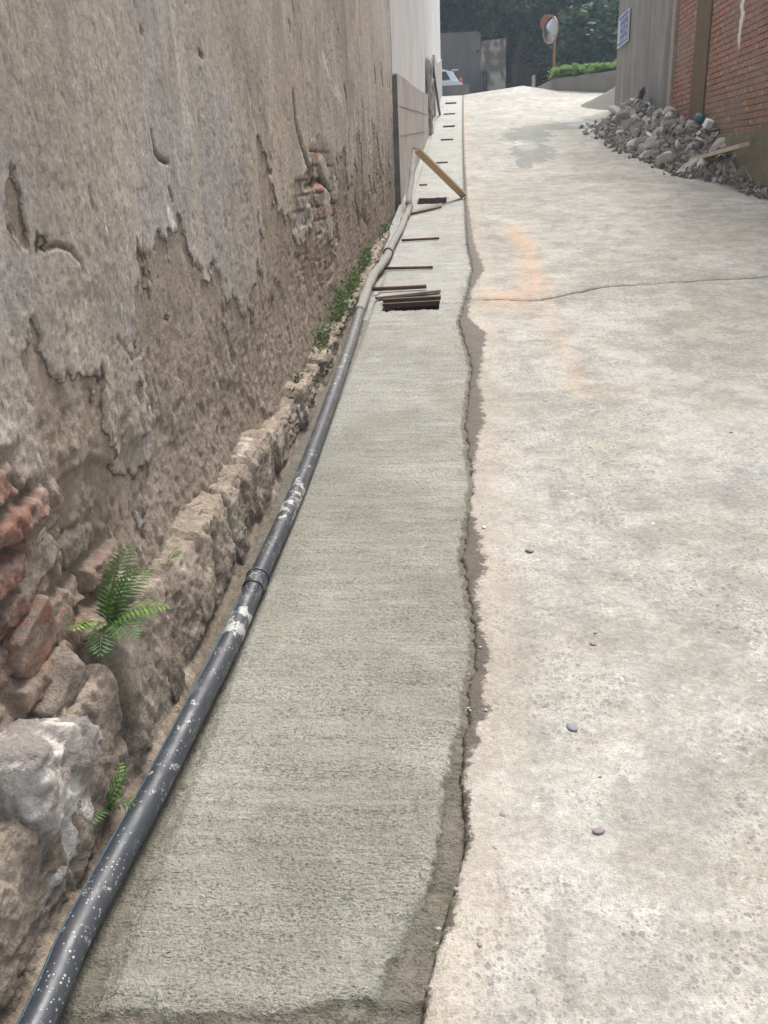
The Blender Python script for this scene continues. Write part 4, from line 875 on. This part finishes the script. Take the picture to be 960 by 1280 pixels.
# ---- bed of leafy vegetables
PL = empty('planter_wall', (2.6, 28.4, zg(28.4))); tag(PL, 'low grey concrete wall holding the raised vegetable bed', 'wall')
zt = EYE+ray(690,98).z/ray(690,98).y*28.3
cor = [(2.62,28.45),(9.5,21.8)]; mb = MB()
def wallseg(mb, a, b, z0, z1, th):
    a, b = Vector((*a,0)), Vector((*b,0)); d_ = (b-a).normalized(); n_ = Vector((-d_.y, d_.x, 0))*th
    vs = [a, b, b+n_, a+n_]; mb.add([(v.x, v.y, z) for z in (z0, z1) for v in vs], [(0,1,2,3),(4,7,6,5),(0,4,5,1),(1,5,6,2),(2,6,7,3),(3,7,4,0)])
loc = Vector(PL.location)
z0 = zg(26)-.6
wallseg(mb, (0,0), (6.9,-6.6), z0-loc.z, zt-loc.z, .22); mb.build('front_face', M['planter'], PL, bevel=.015)
mb = MB(); wallseg(mb, (-.35,3.2), (.0,.003), z0-loc.z, zt-.01-loc.z, .2); mb.build('side_face', M['planter'], PL, bevel=.015)
xs = np.linspace(0, 1, 12); A_, B_ = np.meshgrid(xs, xs, indexing='ij'); Xb = 2.75+A_*6.8+B_*.6; Yb = 28.55-A_*6.5+B_*4; tag(link('planting_bed', grid_mesh('planting_bed', np.stack([Xb, Yb, np.full_like(Xb, zt-.06)+.05*fbm(Xb*2, Yb*2, 2, 9)], -1)), M['soil']), kind='structure')
def veg_mesh(seed):
    rr = random.Random(seed); q = []
    for k in range(26):
        az = rr.uniform(0, 6.28); el = rr.uniform(.1, 1.2); L = rr.uniform(.16,.30); d_ = Vector((math.cos(az)*math.cos(el), math.sin(az)*math.cos(el), math.sin(el))); s_ = d_.cross(Vector((0,0,1))).normalized()*L*.32; c = Vector((rr.gauss(0,.05), rr.gauss(0,.05), rr.uniform(0,.1))); tip = c+d_*L; tip.z -= L*.25
        q.append(([c, c+d_*L*.6-s_, tip, c+d_*L*.6+s_], rr.uniform(.2,1)))
    return leaf_mesh('vegetable_plant', q, M['veg'])
VG = [veg_mesh(k) for k in range(5)]; rr = random.Random(8)
for k in range(110):
    a_, b_ = rr.random()**1.5, rr.random()**1.7; x = 2.72+a_*4.6+b_*.5; y = 28.6-a_*4.4+b_*2.6
    o = bpy.data.objects.new('vegetable_plant', rr.choice(VG)); C.objects.link(o); o.location = (x, y, zt-.05+b_*.1); s = rr.uniform(.9,1.5); o.scale = (s, s, s); o.rotation_euler = (0, 0, rr.uniform(0, 6))
    tag(o, 'leafy green vegetable plant in the raised bed behind the low wall', 'plant', 'vegetable plants in the raised bed')

# ---- convex mirror
v = ray(692, 97); mx_, my_ = v.x/v.y*29.3, 29.3
mr = empty('traffic_mirror', (mx_, my_, zt-.05)); tag(mr, 'round convex road mirror with orange hood on a rusty pole', 'mirror')
v2 = ray(687, 38); mz = EYE+v2.z/v2.y*29.3-(zt-.05); top = mz+.36
MB().tube([(0,0,-.2),(.0,0,top*.5),(-.02,0,top)], .036, 10).build('pole', M['rpole'], mr, True)
aim = Matrix.Translation((-.13, -.08, mz)) @ Matrix.Rotation(R(-60), 4, 'Z') @ Matrix.Rotation(R(90), 4, 'X')
def disc(name, r, dep, mat, off, parent, n=40):
    mb = MB(); rings = 6; vs = []; 
    for i in range(rings+1):
        for k in range(n): a_ = 2*math.pi*k/n; rr_ = r*i/rings; vs.append(aim @ Vector((rr_*math.cos(a_), rr_*math.sin(a_), off+dep*(1-(i/rings)**2))))
    fs = [(i*n+k, i*n+(k+1)%n, (i+1)*n+(k+1)%n, (i+1)*n+k) for i in range(rings) for k in range(n)]
    mb.add(vs, fs); return mb.build(name, mat, parent, True)
disc('mirror_face', .33, .07, M['mirror'], .03, mr); disc('back_shell', .36, -.12, M['orange'], .0, mr)
mb = MB(); n = 40; vs = []
for k in range(n+1):
    a_ = 2*math.pi*k/n
    for r_, o_ in ((.33,.03),(.365,.03),(.365,-.01),(.33,-.01)): vs.append(aim @ Vector((r_*math.cos(a_), r_*math.sin(a_), o_)))
mb.add(vs, [(k*4+j, k*4+(j+1)%4, k*4+4+(j+1)%4, k*4+4+j) for k in range(n) for j in range(4)]); mb.build('rim', simple('faded_rim', (.42, .27, .23), .6, .3, 6, 0), mr)
mb = MB(); vs = []; n = 18
for k in range(n+1):
    a_ = R(60)+R(110)*k/n; dep_ = .16*math.sin(math.pi*k/n)**.5+.02
    vs += [aim @ Vector((.365*math.cos(a_), .365*math.sin(a_), 0)), aim @ Vector((.38*math.cos(a_), .38*math.sin(a_), dep_)), aim @ Vector((.395*math.cos(a_), .395*math.sin(a_), dep_)), aim @ Vector((.38*math.cos(a_), .38*math.sin(a_), 0))]
mb.add(vs, [(k*4+j, k*4+(j+1)%4, k*4+4+(j+1)%4, k*4+4+j) for k in range(n) for j in range(4)]); mb.build('hood', M['orange'], mr)
# white kerb post by the planter
v = ray(667, 104); pyy = 30.0; 
tag(MB().tube([(v.x/v.y*pyy, pyy, zg(pyy)-.1), (v.x/v.y*pyy, pyy, EYE+ray(667,94).z/ray(667,94).y*pyy)], .055, 10).build('marker_post', M['edge']), 'short pale post at the crest left of the vegetable bed', 'post')

# ================================================================= FAR END
def zpx(px, py, Y): v = ray(px, py); return EYE+v.z/v.y*Y
def xpx(px, Y, py=80): v = ray(px, py); return v.x/v.y*Y
Y_ = 38
bk = empty('far_cement_wall', (-2, Y_, zg(Y_))); tag(bk, 'plain dark grey cement wall behind the parked car', 'wall')
o = MB().box2((-9, Y_, 3.5), (xpx(598, Y_), Y_+.3, zpx(580, 40, Y_))).build('wall_face', M['bwall'], bk); o.location = -Vector(bk.location)
o = MB().box2((xpx(586, Y_-.1), Y_-.12, 3.5), (xpx(601, Y_-.1), Y_-.003, zpx(590, 42, Y_))).build('buttress', M['bwall'], bk); o.location = -Vector(bk.location)
Y2 = 36.5
b2 = empty('rough_masonry_wall', (xpx(615, Y2), Y2, zg(Y2))); tag(b2, 'rough stained masonry wall under the trees, with a narrow dark gate', 'wall')
me_x0, me_x1 = xpx(602, Y2), xpx(632, Y2)
o = lump('masonry', ((me_x0+me_x1)/2, Y2+.25, (3.6+zpx(615, 50, Y2))/2), (me_x1-me_x0, .5, zpx(615, 50, Y2)-3.6), None, M['stone'], b2, lambda t: cmix((.11,.10,.09), (.32,.29,.255), mnoise.fractal(t*2.2, 1, 2, 4)*2.5+.4), 4, .98, .12, 4, 61, cuts=0); o.location = -Vector(b2.location)
gx0, gx1 = xpx(603, Y2), xpx(607.5, Y2); gt = MB(); zt2 = zpx(605, 90, Y2)
gt.box2((gx0, Y2-.10, 3.6), (gx0+.05, Y2-.04, zt2)); gt.box2((gx1, Y2-.10, 3.6), (gx1+.05, Y2-.04, zt2)); gt.box2((gx0, Y2-.10, zt2-.05), (gx1+.05, Y2-.04, zt2)); gt.box2((gx0+.05, Y2-.08, 3.6), (gx1, Y2-.06, zt2-.3))
o = gt.build('gate', M['iron'], b2); o.location = -Vector(b2.location)
Y3 = 33.6
lw = MB(); lw.box2((-5, Y3, 3.6), (xpx(586, Y3), Y3+.2, zpx(566, 106.5, Y3))); tag(lw.build('low_wall', M['bwall'], bevel=.01), 'low grey wall hiding the lower half of the parked car', 'wall')
# dark block filling the gap right of masonry, its colour standing for shade
Y4 = 40
tag(MB().box2((xpx(640, Y4), Y4, 3.6), (xpx(664, Y4), Y4+.4, zpx(650, 78, Y4))).build('shade_block', M['bwall2'], bevel=.05), 'dark block painted as the shaded gap at the end of the road', 'wall')

# ---- parked car (hatchback), its tail to the right
def make_car():
    e_ = empty('parked_car', (0,0,0)); tag(e_, 'white hatchback parked beyond the pale wall, only its tail in view', 'car')
    # side profile (x forward = -X), width along y
    prof_body = [(-2.0,.32),(-2.02,.62),(-1.9,.78),(-1.0,.92),(1.55,1.0),(1.92,.95),(2.0,.72),(1.98,.36),(1.7,.24),(-1.7,.24)]
    prof_roof = [(-1.0,.90),(-.35,1.34),(.2,1.44),(1.2,1.42),(1.62,1.3),(1.84,.96)]
    def ext(prof, w0, w1=None, name='body', mat='paint', bev=.03):
        mb = MB(); n = len(prof); w1 = w1 or [w0]*n
        vs = [(-x, -w, z) for (x, z), w in zip([(-a, b) for a, b in prof], w1)]+[(-x, w, z) for (x, z), w in zip([(-a, b) for a, b in prof], w1)]
        mb.add(vs, [tuple(range(n))[::-1], tuple(range(n, 2*n))]+[(k, (k+1)%n, (k+1)%n+n, k+n) for k in range(n)]); return mb.build(name, M[mat], e_, bevel=bev)
    ext(prof_body, .84, name='body', bev=.04)
    ext(prof_roof, .76, [.80,.66,.64,.64,.66,.78], 'cabin', 'paint', .03)
    # glass set proud of the cabin
    for s in (-1, 1):
        g = MB(); g.add([(-.78,s*.795,.99),(.35,s*.80,1.0),(.35,s*.665,1.36),(-.28,s*.68,1.32)], [(0,1,2,3)]); g.build('side_window', M['glass'], e_)
        g = MB(); g.add([(.42,s*.80,1.0),(1.5,s*.80,1.04),(1.35,s*.69,1.32),(.42,s*.665,1.36)], [(0,1,2,3)]); g.build('side_window', M['glass'], e_)
        L_ = MB(); L_.box((1.90, s*.72, .88), (.12,.2,.22)); L_.build('tail_light', M['red'], e_, bevel=.02)
        L_ = MB(); L_.box((1.88, s*.73, 1.04), (.1,.17,.09)); L_.build('turn_lamp', M['amber'], e_, bevel=.01)
        for x_ in (-1.3, 1.25):
            wl = empty('wheel', (x_, s*.78, .3)); wl.parent = e_
            MB().tube([(0,-.09,0),(0,.09,0)], .30, 24).build('tyre', M['tyre'], wl, True); MB().tube([(0,-.095,0),(0,.095,0)], .18, 16).build('rim', M['chrome'], wl)
    g = MB(); g.add([(1.69,-.66,1.27),(1.69,.66,1.27),(1.86,.74,1.0),(1.86,-.74,1.0)], [(0,1,2,3)]); g.build('rear_window', M['glass'], e_)
    MB().box((1.98, 0, .45), (.16, 1.66, .24)).build('rear_bumper', M['paint'], e_, bevel=.04); MB().box((1.72, 0, 1.38), (.22, 1.1, .04)).build('roof_spoiler', M['paint'], e_, bevel=.01)
    return e_
car = make_car(); cxr = xpx(575, 36.2); car.location = (cxr-1.95, 36.2, zpx(565, 87, 36.2)-1.42); car.rotation_euler = (0, 0, R(8))

# ================================================================= TREES
hillx = np.linspace(-60, 90, 60); hilly = np.linspace(44, 130, 40); Yh, Xh = np.meshgrid(hilly, hillx, indexing='ij')
tag(link('hill', grid_mesh('hill', np.stack([Xh, Yh, 3.5+.62*(Yh-44)+2.5*fbm(Xh*.08, Yh*.08, 4, 401)*np.clip((Yh-44)/6, 0, 1)], -1)), M['ivy']), kind='structure')
def crown_quads(seed, rx, ry, rz, ncl, per, ls):
    r = np.random.default_rng(seed); q = []
    cen = []
    for k in range(ncl):
        v = r.normal(size=3); v /= np.linalg.norm(v); t = r.uniform(.35, 1)**.5; cen.append(v*t*np.array([rx, ry, rz])*(1+.25*r.normal()))
    V = []; T = []
    for c in cen:
        cs = r.uniform(.35, 1.0)*min(rx, rz)*.36; base = r.uniform(0, 1)**1.5*.9
        p = c+r.normal(size=(per, 3))*cs*np.array([.6,.6,.38]); n = len(p)
        a = r.normal(size=(n, 3)); a /= np.linalg.norm(a, axis=1)[:, None]; a[:, 2] *= .5; b = np.cross(a, r.normal(size=(n, 3))); b /= np.linalg.norm(b, axis=1)[:, None]
        L = ls*r.uniform(.6, 1.4, size=(n, 1)); V.append(np.stack([p-a*L*.5, p-b*L*.28, p+a*L*.5, p+b*L*.28], 1)); T.append(np.clip(base+r.normal(size=n)*.13, 0, 1))
    return np.concatenate(V), np.concatenate(T)
def crown_mesh(seed, rx, ry, rz, ncl, per, ls, mat):
    V, T = crown_quads(seed, rx, ry, rz, ncl, per, ls); n = len(V); me = bpy.data.meshes.new('crown')
    me.vertices.add(n*4); me.vertices.foreach_set('co', V.astype(np.float32).ravel()); me.loops.add(n*4); me.loops.foreach_set('vertex_index', np.arange(n*4, dtype=np.int32)); me.polygons.add(n); me.polygons.foreach_set('loop_start', np.arange(0, n*4, 4, dtype=np.int32)); me.update(calc_edges=True)
    a = me.attributes.new('tint', 'FLOAT', 'POINT'); a.data.foreach_set('value', np.repeat(T, 4).astype(np.float32)); me.materials.append(mat); return me
def trunk_mesh(seed, h, r0, spread):
    rr = random.Random(seed); mb = MB(); pts = [(0,0,-.6)]; x = y = 0
    for k in range(1, 7): x += rr.gauss(0, .14); y += rr.gauss(0, .14); pts.append((x, y, h*k/6))
    mb.tube(pts, [r0*(1-.1*k) for k in range(7)], 9)
    for k in range(7):
        i = rr.randint(2, 6); b = Vector(pts[i]); az = rr.uniform(0, 6.28); L = spread*rr.uniform(.5, .95); m_ = b+Vector((math.cos(az)*L*.5, math.sin(az)*L*.5, L*.45)); e_ = b+Vector((math.cos(az)*L, math.sin(az)*L, L*rr.uniform(.5,.9)))
        mb.tube([b, m_, e_], [r0*.45, r0*.28, r0*.1], 6)
    return mb
TR = [ # px, top y offset..., (x from pixel at depth), Y, crown radii, base height, material, label
 (575, 45, (3.0,2.4,2.5), 7.6, 'leafA', 'dark overhanging tree above the parked car'),
 (612, 46, (2.8,2.4,2.6), 7.4, 'leafA', 'dark tree spreading over the rough masonry wall'),
 (650, 42, (2.4,2.2,2.9), 7.4, 'leafA', 'deep green tree just left of the road mirror'),
 (690, 47, (3.0,2.4,3.0), 7.0, 'leafB', 'mid green tree directly behind the road mirror'),
 (722, 41, (2.2,2.0,2.3), 7.2, 'leafC', 'paler grey-green tree with open clumps right of the mirror'),
 (762, 44, (2.6,2.2,2.6), 6.6, 'leafC', 'hazy grey-green tree next to the cement wall'),
 (740, 37.5, (1.8,1.5,1.5), 5.3, 'leafA', 'low dark bush right behind the vegetable bed'),
 (665, 44.5, (2.0,1.5,1.6), 5.2, 'leafA', 'low dark bush at the end of the road'),
 (800, 50, (3.2,2.6,3.4), 8.5, 'leafB', 'broad tree behind the cement wall'),
 (850, 42, (3.0,2.6,3.0), 7.5, 'leafA', 'round tree hidden mostly by the cement wall'),
 (540, 52, (3.4,2.6,3.2), 9.0, 'leafB', 'tall tree behind the pale wall end'),
 (630, 55, (3.6,2.6,3.6), 10.2, 'leafB', 'tall back-row tree over the masonry wall'),
 (720, 56, (3.8,2.6,3.6), 10.5, 'leafB', 'tall back-row tree above the mirror'),
 (780, 60, (4.0,2.8,3.8), 12, 'leafA', 'highest back-row tree up the slope'),
 (570, 62, (4.2,2.8,3.8), 13, 'leafA', 'high back-row tree left, up the slope'),
 (563, 39.4, (1.7,1.5,1.1), 8.1, 'leafA', 'low branchy tree overhanging the plain cement wall by the car'),
 (600, 39.2, (1.5,1.5,1.0), 8.0, 'leafB', 'leafy tree overhanging the corner of the cement wall'),
 (638, 38.2, (1.2,1.2,1.1), 7.5, 'leafA', 'dark drooping tree over the top of the masonry wall'),
 (670, 66, (4.4,2.8,4.0), 14, 'leafA', 'topmost tree in the middle of the slope')]
for k, (px, Y, rad, cz, mt, lb) in enumerate(TR):
    x = xpx(px, Y, 60); zb = 3.6 if Y < 44 else 3.5+.62*(Y-44)
    e_ = empty('tree', (x, Y, zb)); tag(e_, lb, 'tree', 'trees closing the end of the road')
    ch = cz-zb
    trunk_mesh(k+3, max(1.0, ch), .16+.03*rad[0], rad[0]).build('trunk', M['bark'], e_, True)
    ls = .30 if Y < 50 else .40
    link('crown', crown_mesh(k+50, rad[0], rad[1], rad[2], 70, 110, ls, M[mt]), M[mt], e_, (0, 0, ch))
# undergrowth covering the hill
r = np.random.default_rng(77); V = []; T = []
n = 42000; X_ = r.uniform(-25, 45, n); Y_h = 43+r.uniform(0, 1, n)**1.3*50; Zc = 3.5+.62*np.maximum(Y_h-44, 0)+r.uniform(-.2, 2.2, n)*(.6+.6*perlin(X_*.3, Y_h*.3, 5))
a = r.normal(size=(n,3)); a /= np.linalg.norm(a, axis=1)[:,None]; b = np.cross(a, r.normal(size=(n,3))); b /= np.linalg.norm(b, axis=1)[:,None]; p = np.stack([X_, Y_h, Zc], 1); L = .42*r.uniform(.6,1.4,(n,1))
V = np.stack([p-a*L*.5, p-b*L*.3, p+a*L*.5, p+b*L*.3], 1); me = bpy.data.meshes.new('undergrowth'); me.vertices.add(n*4); me.vertices.foreach_set('co', V.astype(np.float32).ravel()); me.loops.add(n*4); me.loops.foreach_set('vertex_index', np.arange(n*4, dtype=np.int32)); me.polygons.add(n); me.polygons.foreach_set('loop_start', np.arange(0, n*4, 4, dtype=np.int32)); me.update(calc_edges=True)
at = me.attributes.new('tint', 'FLOAT', 'POINT'); at.data.foreach_set('value', np.repeat(np.clip(.4+.35*perlin(X_*.5, Y_h*.5, 8)+r.normal(size=n)*.15, 0, 1), 4).astype(np.float32))
tag(link('undergrowth', me, M['leafA']), 'dense dark undergrowth covering the slope behind the trees', 'undergrowth', kind='stuff')

# ================================================================= HAZE
HZ = .0025
if HZ:
    hb = MB().box2((-150, -60, -20), (150, 150, 60)).build('haze', None); hb.data.materials.clear()
    hm_ = bpy.data.materials.new('haze'); hm_.use_nodes = True; t_ = hm_.node_tree; t_.nodes.remove(t_.nodes['Principled BSDF']); pv_ = t_.nodes.new('ShaderNodeVolumePrincipled'); pv_.inputs['Color'].default_value = (.66,.80,.95,1); pv_.inputs['Density'].default_value = HZ; pv_.inputs['Anisotropy'].default_value = .2
    t_.links.new(pv_.outputs[0], t_.nodes['Material Output'].inputs['Volume']); hb.data.materials.append(hm_); hb['kind'] = 'stuff'; hb.display_type = 'WIRE'
